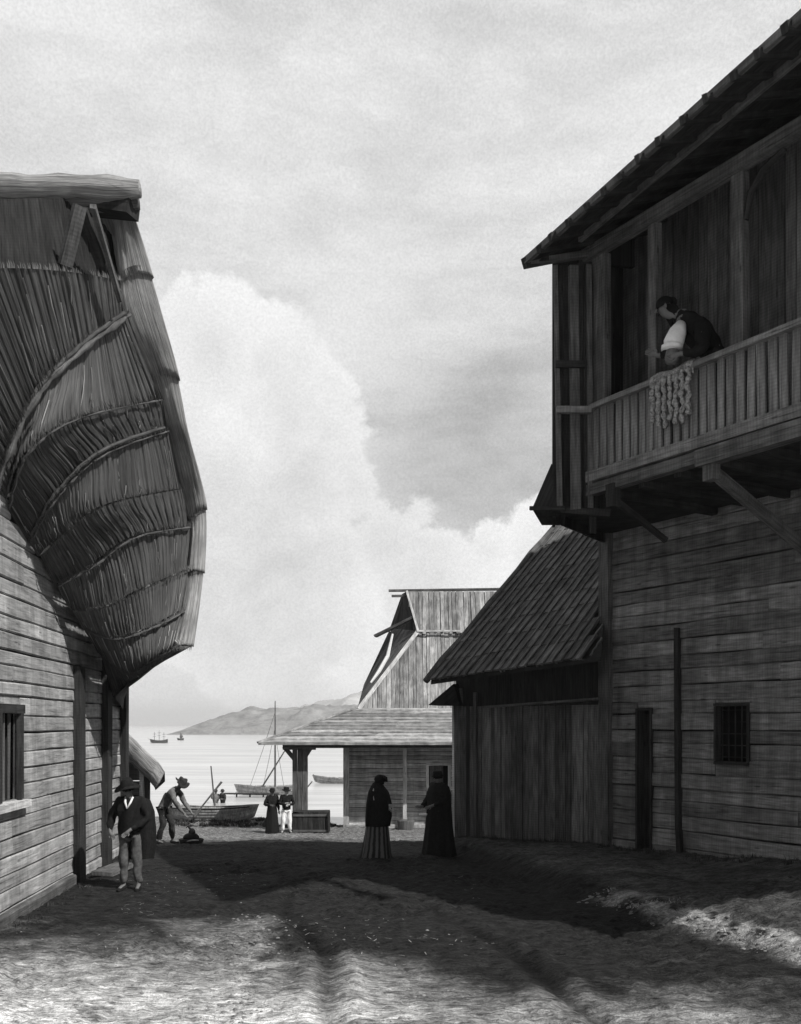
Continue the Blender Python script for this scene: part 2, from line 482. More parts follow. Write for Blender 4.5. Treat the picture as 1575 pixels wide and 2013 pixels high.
def make_ground():
    xs = np.concatenate([np.linspace(-300, -16, 24), np.linspace(-15.4, -11, 12), np.arange(-10.9, 9.4, .055), np.linspace(9.8, 16, 12), np.linspace(20, 300, 24)])
    ys = np.concatenate([np.linspace(-300, 2, 24), np.linspace(2.5, 7.6, 12), np.arange(7.7, 20, .055), np.arange(20, 43.5, .12), np.linspace(44, 60, 12)])
    X, Y = np.meshgrid(xs, ys, indexing='xy'); Z = ground_z(X, Y)
    far = (np.abs(X) > 11) | (Y < 5); Z = np.where(far, ground_z(X, Y, False), Z)
    nx, ny = len(xs), len(ys)
    co = np.stack([X, Y, Z], -1).reshape(-1, 3)
    i = np.arange(nx * ny).reshape(ny, nx)
    q = np.stack([i[:-1, :-1], i[:-1, 1:], i[1:, 1:], i[1:, :-1]], -1).reshape(-1, 4)
    me = bpy.data.meshes.new('ground'); me.vertices.add(len(co)); me.vertices.foreach_set('co', co.ravel())
    me.loops.add(q.size); me.loops.foreach_set('vertex_index', q.ravel())
    me.polygons.add(len(q)); me.polygons.foreach_set('loop_start', np.arange(0, q.size, 4)); me.polygons.foreach_set('loop_total', np.full(len(q), 4))
    me.update(calc_edges=True); me.polygons.foreach_set('use_smooth', [True] * len(q))
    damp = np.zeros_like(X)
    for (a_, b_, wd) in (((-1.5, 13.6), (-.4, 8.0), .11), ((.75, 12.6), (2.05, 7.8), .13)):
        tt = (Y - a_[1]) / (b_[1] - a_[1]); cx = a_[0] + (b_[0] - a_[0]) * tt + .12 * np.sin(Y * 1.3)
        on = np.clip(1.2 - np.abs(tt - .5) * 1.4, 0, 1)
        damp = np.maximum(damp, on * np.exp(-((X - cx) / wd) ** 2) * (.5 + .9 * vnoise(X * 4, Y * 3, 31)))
    pale = (1 - sstep(Y, 8.6, 10.0)) * (1 - .9 * sstep(X, .0, 1.3)) * sstep(vnoise(X * 1.1, Y * 1.6, 12), .25, .6)
    pl = np.exp(-((X - (-1.5 - .5 * (Y - 9) / 4.5)) / .28) ** 2) * sstep(Y, 7.5, 9) * (1 - sstep(Y, 12.6, 13.6)) * vnoise(X * 6, Y * 5, 14)
    ver = np.exp(-((X - np.interp(Y, [0, 11, 14, 21, 60], [7.5, 4.25, 3.05, .75, .0])) / .2) ** 2) * sstep(Y, 9.5, 10.5) * (1 - sstep(Y, 13.6, 14.3)) * sstep(vnoise(X * 5, Y * 4, 15), .15, .5)
    xbb = np.interp(Y, [0, 11, 14, 21, 60], [7.5, 4.25, 3.05, .75, .0])
    vg = .22 * sstep(X, xbb, xbb + .5) * (1 - sstep(Y, 17, 24)) * (.4 + vnoise(X * 2, Y * 2, 18))
    pale = np.clip(pale + pl + 1.6 * ver + vg, 0, 1)
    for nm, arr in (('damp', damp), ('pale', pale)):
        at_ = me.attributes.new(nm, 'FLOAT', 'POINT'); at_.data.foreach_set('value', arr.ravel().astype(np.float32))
    m, t, b = newmat('trodden_earth')
    g = t.new('ShaderNodeTexCoord').outputs['Object']
    X_, Y_, Z_ = t.sep(g)
    a = t.noise(g, .55, 5, .6, .5); c = t.noise(g, 5., 6, .65, .4); d = t.noise(g, 28., 4, .7)
    st = t.noise(t.v('MULTIPLY', g, (3., 20., 3.)), 1.2, 4, .6, .6)
    # the house's cast shadow is painted darker into the street albedo, the open yard in front is pale dust
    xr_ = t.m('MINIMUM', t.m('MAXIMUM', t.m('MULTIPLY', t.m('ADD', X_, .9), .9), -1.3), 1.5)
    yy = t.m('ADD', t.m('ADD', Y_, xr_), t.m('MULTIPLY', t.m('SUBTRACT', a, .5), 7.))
    street_shade = t.mr(yy, 8.1, 11.6, 0, 1, True)
    dry = t.mr(yy, 27., 33., 0, 1, True)  # lighter far bank, where the painted street shade ends
    val = t.mr(street_shade, 0, 1, .58, .033)
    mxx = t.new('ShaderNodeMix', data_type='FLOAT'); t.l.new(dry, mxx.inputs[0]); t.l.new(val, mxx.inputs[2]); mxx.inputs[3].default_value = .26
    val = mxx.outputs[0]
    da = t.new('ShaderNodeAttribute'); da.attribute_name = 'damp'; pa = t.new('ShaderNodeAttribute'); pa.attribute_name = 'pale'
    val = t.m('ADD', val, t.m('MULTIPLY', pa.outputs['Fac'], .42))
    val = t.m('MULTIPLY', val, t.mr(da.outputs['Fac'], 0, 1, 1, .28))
    val = t.m('MULTIPLY', val, t.mr(c, .35, .66, .5, 1.3))
    val = t.m('MULTIPLY', val, t.mr(d, .3, .7, .6, 1.3))
    val = t.m('MULTIPLY', val, t.mr(st, .35, .62, .5, 1.2))
    pt = t.noise(t.v('MULTIPLY', g, (5., 12., 5.)), 1.3, 5, .7, .8)
    val = t.m('MULTIPLY', val, t.mr(pt, .38, .47, .45, 1.08))
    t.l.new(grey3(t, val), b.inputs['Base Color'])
    bump(t, b, t.m('ADD', t.m('ADD', c, t.m('MULTIPLY', d, .8)), t.m('ADD', t.m('MULTIPLY', st, .6), pt)), 1., .045)
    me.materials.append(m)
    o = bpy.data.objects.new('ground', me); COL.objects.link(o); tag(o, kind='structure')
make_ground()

# water
WZ = -2.0
mb = MB(); mb.grid([[(-4000, 30, WZ), (-4000, 5000, WZ)], [(4000, 30, WZ), (4000, 5000, WZ)]])
m, t, b = newmat('calm_sea')
g = t.new('ShaderNodeTexCoord').outputs['Object']
wv = t.noise(t.v('MULTIPLY', g, (.5, 1.6, 1)), 1.1, 5, .6, .4)
w2 = t.noise(t.v('MULTIPLY', g, (.02, .12, 1)), 1., 4, .6)
w3 = t.noise(t.v('MULTIPLY', g, (.10, .9, 1)), 1., 5, .65, .3)
t.l.new(grey3(t, t.m('MULTIPLY', t.mr(w2, .3, .7, .48, .68), t.mr(w3, .35, .65, .82, 1.12))), b.inputs['Base Color'])
b.inputs['Roughness'].default_value = .22; b.inputs['Specular IOR Level'].default_value = .5
bump(t, b, wv, .25, .06)
o = mb.build('sea', m, fix=False); tag(o, kind='structure')

# far hills on the other shore
def hills(name, pts, Yb, thick, mat, seed):
    """pts: skyline in metres along X -> height; a real ridge with depth"""
    xs = np.linspace(pts[0][0], pts[-1][0], 150)
    hs = np.interp(xs, [p[0] for p in pts], [p[1] for p in pts])
    P = []
    for x, h in zip(xs, hs):
        row = []
        for k in range(30):
            s = k / 29; prof = math.sin(PI * min(1, s)) ** .62
            n = float(vnoise(np.array(x * .09), np.array(s * 9.), seed)) - .5
            n2 = float(vnoise(np.array(x * .33), np.array(s * 25.), seed + 2)) - .5
            z = WZ - .3 + (h + .5) * prof * (1 + .30 * n + .20 * n2)
            row.append((x, Yb + thick * s, z))
        P.append(row)
    mb = MB(); mb.grid(P); o = mb.build(name, mat, smooth=True, fix=False); tag(o, kind='structure')
m, t, b = newmat('wooded_slopes')
g = t.new('ShaderNodeTexCoord').outputs['Object']
a = t.noise(t.v('MULTIPLY', g, (1, .6, 2.2)), .13, 6, .7, .5); a2 = t.noise(g, .8, 4, .6)
t.l.new(grey3(t, t.m('MULTIPLY', t.mr(a, .35, .65, .20, .34), t.mr(a2, .3, .7, .85, 1.1))), b.inputs['Base Color'])  # slope albedo raised to carry part of the haze
m2, t, b = newmat('haze_pale_far_slopes')
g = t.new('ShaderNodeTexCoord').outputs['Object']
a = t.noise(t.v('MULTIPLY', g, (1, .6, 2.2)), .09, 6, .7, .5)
t.l.new(grey3(t, t.mr(a, .35, .65, .36, .52)), b.inputs['Base Color'])  # farther range painted paler still, haze put into its colour
def hx(px, Y): return (px - CX) / F * Y
def hz(py, Y): return EYE + (HY - py) / F * Y - WZ
Yh = 470; Yf = 500
hills('hills', [(hx(338, Yh), 0), (hx(350, Yh), 1.6), (hx(385, Yh), 5.5), (hx(430, Yh), 9.5), (hx(470, Yh), 12.2), (hx(510, Yh), 13.), (hx(560, Yh), 13.2), (hx(610, Yh), 13.6), (hx(680, Yh), 14), (hx(900, Yh), 9), (hx(1300, Yh), 0)], Yh - 20, 90, m, 3)
Yf = 620
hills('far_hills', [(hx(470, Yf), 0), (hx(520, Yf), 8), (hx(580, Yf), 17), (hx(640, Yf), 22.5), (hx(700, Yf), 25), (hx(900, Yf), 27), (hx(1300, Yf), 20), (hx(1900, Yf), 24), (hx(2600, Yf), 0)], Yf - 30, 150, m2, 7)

# ------------------------------------------------------------------ LEFT HOUSE with leaning reed hood
LH = thing('timber_house', 'timber house at the left edge with a huge leaning reed gable over board walls', 'house', (-5.6, 14, 0))
LO = Vector((-5.14, 12.4)); Ldir = Vector((-.0688, .9976)); Ln = Vector((.9976, .0688))
LF = Frame(LO, Ldir, Ln)
def lpx(px):           # pixel column -> u on the wall plane
    k = (px - CX) / F   # X = k*Y
    return (k * LO.y - LO.x) / (Ldir.x - k * Ldir.y)
def lz(px, py): return at(px, py, (LO + Ldir * lpx(px)).y).z
Utop = lambda z: .45 + np.interp(-z, [-7.2, -6.4, -5.5, -4.5, -3.3, -2.95], [-5.5, -3.2, .3, 3.9, 6.6, 7.45])
uE = lpx(245)
wu0, wu1 = lpx(-60), lpx(42); wz0, wz1 = lz(20, 1575), lz(20, 1402)
mb = MB()
board_wall(mb, LF, -4.5, uE, -.25, 7.1, .235, -.1, 0, [(wu0, wu1, wz0, wz1)], lambda z: float(Utop(z)), .016, .012, .011, split=3.5)
hplank(mb, LF, wu0 + .01, wu1 - .01, wz1, wz1 + .24, -.09, -.025); hplank(mb, LF, wu0 + .01, wu1 - .01, wz0 - .24, wz0, -.09, -.025)
LW = mb.build('wall', M['log_left'], LH)
mb = MB()
bk = [(-4.5, 7.0), (.3, 5.6), (3.9, 4.7), (6.6, 3.5), (uE - .15, 3.1)]
for (a, za), (b_, zb_) in zip(bk, bk[1:]):
    for (q0, q1) in (((a, max(a, wu0 - .3)), (a, b_)),) if False else ():
        pass
    mb.hexa([LF.p(a, wz1 + .1, -.5), LF.p(a, wz1 + .1, -.13), LF.p(a, za, -.13), LF.p(a, za, -.5), LF.p(b_, wz1 + .1, -.5), LF.p(b_, wz1 + .1, -.13), LF.p(b_, zb_, -.13), LF.p(b_, zb_, -.5)])
for (a, b_, z0_, z1_) in ((-4.5, wu0, -.3, wz1 + .1), (wu1, uE - .15, -.3, wz1 + .1), (wu0, wu1, -.3, wz0)):
    mb.hexa([LF.p(a, z0_, -.5), LF.p(a, z0_, -.13), LF.p(a, z1_, -.13), LF.p(a, z1_, -.5), LF.p(b_, z0_, -.5), LF.p(b_, z0_, -.13), LF.p(b_, z1_, -.13), LF.p(b_, z1_, -.5)])
mb.build('inner_lining', M['roofing_dark'], LH)
# end wall (faces away) and plinth
mb = MB(); ef = Frame(LF.p(uE, 0).xy, -Ln, Ldir)
board_wall(mb, ef, 0.1, 7.5, -.6, 3.3, .26, -.1, 0, wav=.02)
mb.build('end_wall', M['log_left'], LH)
mb = MB(); hplank(mb, LF, -4.5, lpx(140), -.25, .16, .0, .09, .02, .03)
mb.build('plinth_beam', M['mid_wood'], LH)
# window
mb = MB()
d0 = .07
for (a, b_, c, d) in ((wu0 - .06, wu1 + .06, wz1, wz1 + .12), (wu0, wu0 + .1, wz0, wz1), (wu1 - .1, wu1, wz0, wz1), ((wu0 + wu1) / 2 + .0, (wu0 + wu1) / 2 + .09, wz0, wz1)):
    mb.beam(LF.p(a, (c + d) / 2, 0), LF.p(b_, (c + d) / 2, 0), d0, d - c) if b_ - a > d - c else mb.beam(LF.p((a + b_) / 2, c, 0), LF.p((a + b_) / 2, d, 0), d0, b_ - a, up=Vector((Ldir.x, Ldir.y, 0)))
win = mb.build('window', M['dark_wood'], LH)
mb = MB(); mb.beam(LF.p(wu0 - .12, wz0 - .06, .03), LF.p(wu1 + .1, wz0 - .06, .03), .16, .1, jit=.008); mb.build('sill', M['pale_wood'], win)
mb = MB()
for k in range(9):
    u = wu0 + .08 + (wu1 - wu0 - .16) * k / 8; mb.beam(LF.p(u, wz0, -.07), LF.p(u, wz1, -.07), .025, .025, jit=.004)
mb.build('window_bars', M['mid_wood'], win)
mb = MB(); mb.beam(LF.p(wu0 - .1, (wz0 + wz1) / 2, -.4), LF.p(wu1 + .1, (wz0 + wz1) / 2, -.4), .3, wz1 - wz0 + .2)
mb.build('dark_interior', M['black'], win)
# posts
for (pa, pb, pt) in ((139, 160, 1368), (196, 212, 1350), (233, 246, 1345)):
    ua, ub = lpx(pa), lpx(pb); zt = lz(pa, pt); mb = MB()
    mb.beam(LF.p((ua + ub) / 2, -.35, .03), LF.p((ua + ub) / 2 + .02, zt + .5, .03), .16, min(.34, ub - ua), up=(Ldir.x, Ldir.y, 0), jit=.012)
    mb.build('post', M['dark_wood'], LH)
# doorstep
ds = MB()
ds.beam(LF.p(lpx(160), .06, .35), LF.p(lpx(196), .04, .45), .34, .07, jit=.02)
o = ds.build('doorstep', M['mid_wood'], LH)

# hood: loft between the verge and the wall head
bands = [
 [(225, 350), (100, 345), (-60, 345), (-300, 345)],
 [(238, 552), (110, 532), (-60, 532), (-300, 600)],
 [(249, 618), (150, 692), (55, 795), (-15, 960)],
 [(316, 785), (150, 822), (50, 892), (12, 1000)],
 [(331, 845), (200, 893), (108, 975), (55, 1065)],
 [(358, 960), (215, 990), (132, 1042), (78, 1095)],
 [(371, 1035), (262, 1055), (178, 1112), (110, 1150)],
 [(368, 1120), (285, 1155), (200, 1195), (140, 1200)],
 [(358, 1200), (296, 1232), (222, 1255), (165, 1238)],
 [(342, 1272), (300, 1300), (252, 1325), (195, 1285)],
 [(345, 1287), (300, 1312), (268, 1338), (225, 1372)]]
Xs = [-4.0, -4.3, -4.72, -5.2]
BP = []
for k, bd in enumerate(bands):
    xs_ = Xs if k < 10 else [-4.25, -4.7, -5.1, -5.42]
    row = []
    for (p, X) in zip(bd, xs_):
        q = atX(p[0], p[1], X)
        if k == 0: q += Vector((-.25, .5, 0))
        row.append(q)
    BP.append(row)
def cr(p0, p1, p2, p3, t):
    return .5 * ((2 * p1) + (-p0 + p2) * t + (2 * p0 - 5 * p1 + 4 * p2 - p3) * t * t + (-p0 + 3 * p1 - 3 * p2 + p3) * t ** 3)
def crl(P, t):
    n = len(P) - 1; t = min(max(t, 0), n - 1e-6); i = int(t); f = t - i
    return cr(P[max(i - 1, 0)], P[i], P[i + 1], P[min(i + 2, n)], f)
def hood_pt(v, u):
    """v: band index 0..10, u: 0 verge .. 3 wall"""
    i = int(min(v, 9.999)); f = v - i
    cols = [BP[max(i - 1, 0)], BP[i], BP[i + 1], BP[min(i + 2, 10)]]
    if i <= 1: cols[0] = cols[1]          # crease below the gable opening
    pts = [crl(c, u) for c in cols]
    if i <= 1: return pts[1].lerp(pts[2], f)
    return cr(*pts, f)
hn = Vector((.72, -.62, -.25)).normalized()
def hood_disp(v, u):
    fu = noise.noise(Vector((u * 7.0, v * .35, 1.0))) * .45 + noise.noise(Vector((u * 30.0, v * .6, 5.0))) * .22
    f = v - math.floor(v)
    q = u * 13 + .8 * noise.noise(Vector((u * 3, v * .5, 9))) + math.floor(v) * .37
    fr = abs((q % 1) - .5) * 2                       # 1 at the seams between strips
    seam = -.035 * max(0, (fr - .72) / .28) + .02 * noise.noise(Vector((math.floor(q) * 3.7, math.floor(v) * 2.1, 0)))
    return .05 * fu + seam + .07 * (1 - f) * (1 if v >= 1 else 0) - .04
def hood_grid(v0, v1, nv, nu=340):
    P = []
    for i in range(nv + 1):
        v = v0 + (v1 - v0) * i / nv; vv = min(v, v1 - 1e-4)
        P.append([hood_pt(vv, 3 * j / nu) + hn * hood_disp(vv, 3 * j / nu) for j in range(nu + 1)])
    return P
mb = MB()
mb.grid(hood_grid(0, 1, 10))
mb.build('gable_opening', M['dark_wood'], LH, smooth=True, fix=False)
mb = MB()
for k in range(1, 10): mb.grid(hood_grid(k, k + 1, 12))
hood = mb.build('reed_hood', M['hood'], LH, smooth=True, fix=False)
# battens along the bands
for k in (2, 3, 4, 6, 8):
    mb = MB(); pts = []
    u1 = 3
    for j in range(40):
        u = .05 + (u1 - .05) * j / 39; pts.append(hood_pt(k, u) + hn * (.09 + .015 * math.sin(j * 1.7 + k)))
    rb = (.042 if k == 2 else .013 + .008 * random.random())
    mb.log(pts, [rb * (1 + .35 * math.sin(j * .9 + k * 2) + .2 * math.sin(j * 2.3 + k)) for j in range(40)], 7, .5)
    if k in (2, 4): mb.log([p + hn * .01 + Vector((0, 0, .085)) for p in pts[2:]], .03, 6, .3)
    mb.build('batten', M['mid_wood'] if k == 2 else M['hood'], LH, smooth=True)
# loose reeds lying proud of the cladding
mb = MB()
for k in range(170):
    v = random.uniform(1.05, 9.3); u = random.uniform(.1, 2.9); L = random.uniform(.25, .9); f = math.floor(v)
    v1_ = min(v + L, f + .96)
    if v1_ - v < .12: continue
    pts = [hood_pt(v + (v1_ - v) * s / 3, u + .03 * s * random.uniform(-.3, .6)) + hn * (hood_disp(v + (v1_ - v) * s / 3, u) + .02) for s in range(4)]
    mb.log(pts, [.008, .008, .006, .003], 4)
mb.build('loose_reeds', M['verge'], hood)

mb = MB(); rows = []
low = [(376, 1271), (345, 1288), (300, 1312), (268, 1338), (252, 1352), (245, 1372), (244, 1400)]
lX = [-3.8, -4.1, -4.6, -5.05, -5.3, -5.55, -5.62]
upr = [hood_pt(9.0 + .99 * f, 3 * f) for f in (.0, .15, .35, .6, .8, .95, 1.)]
for i in range(7):
    a = atX(low[i][0], low[i][1], lX[i]); c = a + Vector((-1.2, 1.2, .9))
    rows.append([upr[i] + hn * .02, upr[i].lerp(a, .5) + hn * .06, a, a + Vector((-.1, .25, .05)), c])
mb.grid(rows); mb.build('hood_lip', M['hood'], LH, smooth=True, fix=False)
# frayed straw hanging from every lap of the cladding
mb = MB()
for i in range(2600):
    k = random.randint(1, 9); u = random.uniform(.02, 2.98); v = k + (.0 if k > 1 else .02)
    st = .04 + .10 * random.random(); a = hood_pt(min(v + .0, 9.9), u) + hn * (.075 + .03 * random.random()); c = hood_pt(max(0, v - st * 1.6), u + random.uniform(-.03, .03)) + hn * (.055 + .06 * random.random())
    if k == 1: a, c = hood_pt(1.001, u) + hn * .05, hood_pt(1.0, u) + Vector((0, .02, .04 + .08 * random.random()))
    q = (a + c) / 2 + hn * .01; wv_ = Vector((.004, .004, 0)); b = len(mb.v)
    mb.v += [a - wv_, a + wv_, q + wv_ * .8, q - wv_ * .8, c]; mb.quad((b, b + 1, b + 2, b + 3), [(0, 0), (0, .02), (.05, .02), (.05, 0)]); mb.quad((b + 3, b + 2, b + 4), [(0, 0), (0, .02), (.05, .02)])
tag(mb.build('straw_fringe', M['hood'], hood, fix=False), kind='stuff')
# verge: overlapping reed bundles down the gable edge
Pv = [(224, 405), (238, 552), (249, 618), (300, 742), (331, 845), (358, 955), (373, 1035), (369, 1120), (359, 1200), (342, 1274)]
Qv = [(258, 405), (296, 538), (316, 615), (349, 742), (368, 845), (392, 940), (405, 1012), (400, 1120), (391, 1190), (377, 1273)]
def vpt(P, t, X): 
    a = [Vector((p[0], p[1], 0)) for p in P]; q = crl(a, t); return atX(q.x, q.y, X)
segs = [(0, 1.08), (1.0, 3.06), (3.0, 5.9), (5.85, 7.1), (7.05, 9)]
def verge_seg(t0, t1, last):
    nt = 14; P = []
    for i in range(nt + 1):
        t = t0 + (t1 - t0) * i / nt; s = i / nt
        A = vpt(Pv, t, -4.02); B = vpt(Qv, t, -3.72)
        fl = .07 * s
        A = A + Vector((-.02, .0, 0)); mid = (A + B) / 2
        row = []
        for j in range(17):
            f = j / 16; c = A.lerp(B, f)
            bul = math.sin(PI * f) ** .7 * (.13 + fl)
            nz = noise.noise(Vector((f * 14, t * 1.1, t0))) * .045 + noise.noise(Vector((f * 40, t * 2, t0))) * .02
            row.append(c + Vector((.15, -1, .12)).normalized() * (bul + nz) + Vector((1, 0, .2)) * (fl * f * .5))
        # wrap round over the back
        for k, (dx, dy, dz) in enumerate(((-.05, .16, .05), (-.35, .3, .04), (-1.2, .34, 0), (-9, .34, 0))):
            row.append(B + Vector((dx, dy + fl * .5, dz)))
        P.append(row)
    # closed lower lip
    lip = [q.copy() for q in P[-1]]
    P.append([q.lerp(P[-1][0], .25) + Vector((-.08, .1, .12)) for q in lip])
    return P
for k, (a, b_) in enumerate(segs):
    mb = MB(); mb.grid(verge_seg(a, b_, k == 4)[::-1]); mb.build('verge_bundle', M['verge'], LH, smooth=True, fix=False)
mb = MB()
for (t_, n_) in ((1.06, 90), (3.04, 90), (5.88, 70), (7.08, 60), (8.98, 120)):
    for i in range(n_):
        f = random.random(); A = vpt(Pv, t_, -4.02); B = vpt(Qv, t_, -3.72); c = A.lerp(B, f) + Vector((.15, -1, .12)).normalized() * (math.sin(PI * f) ** .7 * .17 + .02)
        d_ = (vpt(Qv, min(t_ + .3, 9), -3.72) - vpt(Qv, t_ - .3, -3.72)).normalized(); L_ = random.uniform(.03, .14)
        e = c + d_ * L_ + Vector((random.uniform(-.02, .03), random.uniform(-.02, .02), -.01)); s0_ = c - d_ * .12; sd = Vector((.005, 0, .002)); b = len(mb.v)
        mb.v += [s0_ - sd, s0_ + sd, e]; mb.quad((b, b + 1, b + 2), [(0, 0), (0, .02), (.1, 0)])
tag(mb.build('straw_fringe', M['verge'], LH, fix=False), kind='stuff')
# ridge roll (light upper roll, dark under-roll) and gable braces
mb = MB()
pts = [Vector((-9 + i * .22, 12.95 + .0 * i, 9.74 + .22 * EYE * 0)) for i in range(26)]
def ridge_pts(py_l, py_r, Yr, x1, n=28):
    r = []
    for i in range(n):
        s = i / (n - 1); px = -560 + (x1 + 560) * s
        py = py_l + (py_r - py_l) * max(0, (px - 60) / (x1 - 60)) ** 1.6 + 1.5 * math.sin(i * 1.3)
        r.append(at(px, py, Yr))
    return r
rp = ridge_pts(366, 372, 12.9, 275)
mb.log(rp, [.150 + .012 * math.sin(i * 2.1) for i in range(27)] + [.10], 14, .25)
mb.build('ridge_roll', M['verge'], LH, smooth=True)
mb = MB(); rp = ridge_pts(394, 398, 13.05, 272); mb.log(rp, [.135] * 27 + [.10], 12, .3); mb.build('ridge_roll', M['hood'], LH, smooth=True)
mb = MB()
mb.beam(at(158, 405, 12.0), at(128, 522, 12.25), .16, .08, jit=.01); mb.build('gable_brace', M['mid_wood'], LH)
mb = MB()
mb.beam(at(182, 405, 12.1), at(236, 590, 13.35), .07, .08, jit=.01); mb.build('gable_brace', M['mid_wood'], LH)
mb = MB()
mb.beam(at(162, 410, 12.2), at(200, 520, 12.8), .1, .08, jit=.01); mb.build('gable_brace', M['dark_wood'], LH)
mb = MB(); mb.beam(at(150, 400, 13.2), at(262, 412, 13.0), .3, .2, jit=.02); mb.build('ridge_pole', M['dark_wood'], LH)
mb = MB(); mb.beam(at(-200, 512, 11.2), at(120, 524, 12.3), .07, .09, jit=.01); mb.build('gable_tie', M['dark_wood'], LH)
# hidden body of the roof so that it is solid from the side
mb = MB()
mb.hexa([(-12.5, 13.2, 9.6), (-12.5, 17.5, 6.8), (-12.5, 17.6, 4.2), (-12.5, 12.0, 5.0), (-5.6, 13.4, 9.5), (-5.6, 17.6, 6.8), (-5.6, 17.6, 4.2), (-5.6, 12.0, 5.0)])
mb.build('roof_body', M['hood'], LH)

# ------------------------------------------------------------------ RIGHT HOUSE with overhanging gallery
RH = thing('gallery_house', 'tall dark log house on the right with an overhanging plank gallery', 'house', (5.5, 16, 0))
Rd = Vector((.522, -.853)); Rn = Vector((-.853, -.522))
RC = Vector((4.03, 19.0)); RF = Frame(RC, Rd, Rn)
FC = Vector((3.06, 15.6)); FF = Frame(FC, Rd, Rn)           # gallery front plane
def fpx(fr, px):
    k = (px - CX) / F; return (k * fr.o.y - fr.o.x) / (fr.d.x - k * fr.d.y)
def fz(fr, px, py):
    u = fpx(fr, px); return at(px, py, (fr.o + fr.d * u).y).z
# lower wall
ww0, ww1 = fpx(RF, 1404), fpx(RF, 1474); wzt, wzb = fz(RF, 1440, 1382), fz(RF, 1440, 1503)
dw0, dw1 = fpx(RF, 1252), fpx(RF, 1283); dzt = fz(RF, 1270, 1392)
zf = fz(FF, 1210, 958)                                     # underside of the gallery
mb = MB()
board_wall(mb, RF, .12, 11, -.1, zf + .3, .27, -.16, 0, [(ww0, ww1, wzb, wzt), (dw0, dw1, -1, dzt)], None, .03, .022, .012, split=4)
hplank(mb, RF, ww0 + .01, ww1 - .01, wzt, wzt + .30, -.15, -.03); hplank(mb, RF, ww0 + .01, ww1 - .01, wzb - .30, wzb, -.15, -.03); hplank(mb, RF, dw0 + .01, dw1 - .01, dzt, dzt + .30, -.15, -.03)
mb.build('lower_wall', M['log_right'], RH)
mb = MB(); mb.beam(RF.p(.06, -.1, 0), RF.p(.06, zf + 4, 0), .24, .26, up=(Rd.x, Rd.y, 0), jit=.015); mb.build('corner_post', M['mid_wood'], RH)
mb = MB(); u = fpx(RF, 1337)
mb.beam(RF.p(u - .03, fz(RF, 1330, 1235), .03), RF.p(u, .75, .03), .10, .09, up=(Rd.x, Rd.y, 0), jit=.01)
mb.beam(RF.p(u, .76, .03), RF.p(u + .12, .12, .12), .10, .10, up=(Rd.x, Rd.y, 0), jit=.01)
mb.build('wall_post', M['dark_wood'], RH)
# dark lining behind the logs, open only at door and window
mb = MB()
for (a, b_, z0_, z1_) in ((.1, dw0, -.1, 12), (dw0, dw1, dzt, 12), (dw1, ww0, -.1, 12), (ww0, ww1, -.1, wzb), (ww0, ww1, wzt, 12), (ww1, 11, -.1, 12)):
    mb.hexa([RF.p(a, z0_, -.6), RF.p(a, z0_, -.2), RF.p(a, z1_, -.2), RF.p(a, z1_, -.6), RF.p(b_, z0_, -.6), RF.p(b_, z0_, -.2), RF.p(b_, z1_, -.2), RF.p(b_, z1_, -.6)])
mb.build('inner_lining', M['roofing_dark'], RH)
# back body
mb = MB(); bf = Frame(RC, -Rn, -Rd); board_wall(mb, bf, .1, 7, -.1, 11.5, .4, -.14, 0); mb.build('far_end_wall', M['log_right'], RH)
mb = MB(); bf = Frame(RF.p(11, 0).xy, -Rn, Rd); board_wall(mb, bf, .0, 7, -.1, 11.5, .4, -.14, 0); mb.build('near_end_wall', M['log_right'], RH)
# window
win = thing_win = None
mb = MB()
def wframe(mb, fr, a, b_, c, d, w_, dep, t=0):
    U = Vector((fr.d.x, fr.d.y, 0))
    mb.beam(fr.p(a - w_, d + w_ / 2, t), fr.p(b_ + w_, d + w_ / 2, t), dep, w_, jit=.006)
    mb.beam(fr.p(a - w_, c - w_ / 2, t), fr.p(b_ + w_, c - w_ / 2, t), dep, w_, jit=.006)
    mb.beam(fr.p(a - w_ / 2, c, t), fr.p(a - w_ / 2, d, t), dep - .004, w_, up=U, jit=.004)
    mb.beam(fr.p(b_ + w_ / 2, c, t), fr.p(b_ + w_ / 2, d, t), dep - .004, w_, up=U, jit=.004)
wframe(mb, RF, ww0 + .05, ww1 - .05, wzb + .05, wzt - .05, .05, .14, -.05)
win = mb.build('window', M['dark_wood'], RH)
mb = MB()
for k in range(5):
    u = ww0 + .1 + (ww1 - ww0 - .2) * k / 4; mb.beam(RF.p(u, wzb, -.1), RF.p(u, wzt, -.1), .018, .018)
for k in range(5):
    z = wzb + .12 + (wzt - wzb - .24) * k / 4; mb.beam(RF.p(ww0 + .03, z, -.12), RF.p(ww1 - .03, z, -.12), .018, .018)
mb.build('window_grille', M['dark_wood'], win)
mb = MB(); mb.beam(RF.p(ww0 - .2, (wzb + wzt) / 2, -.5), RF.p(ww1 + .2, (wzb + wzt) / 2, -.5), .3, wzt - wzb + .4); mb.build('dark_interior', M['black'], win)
# doorway with the leaf standing ajar
mb = MB(); wframe(mb, RF, dw0 + .04, dw1 - .04, .0, dzt - .04, .04, .2, -.06)
door = mb.build('doorway', M['dark_wood'], RH)
mb = MB(); df = Frame(RF.p(dw0 + .05, 0, -.14).xy, Rd * .5 - Rn * .85, Rn)
vboards(mb, df, 0, .8, .1, dzt - .1, .2, -.04, 0); mb.build('door_leaf', M['dark_wood'], door)
mb = MB(); mb.beam(RF.p(dw0 - .4, dzt / 2, -1.3), RF.p(dw1 + .6, dzt / 2, -1.3), .3, dzt + .3); mb.build('dark_interior', M['black'], door)

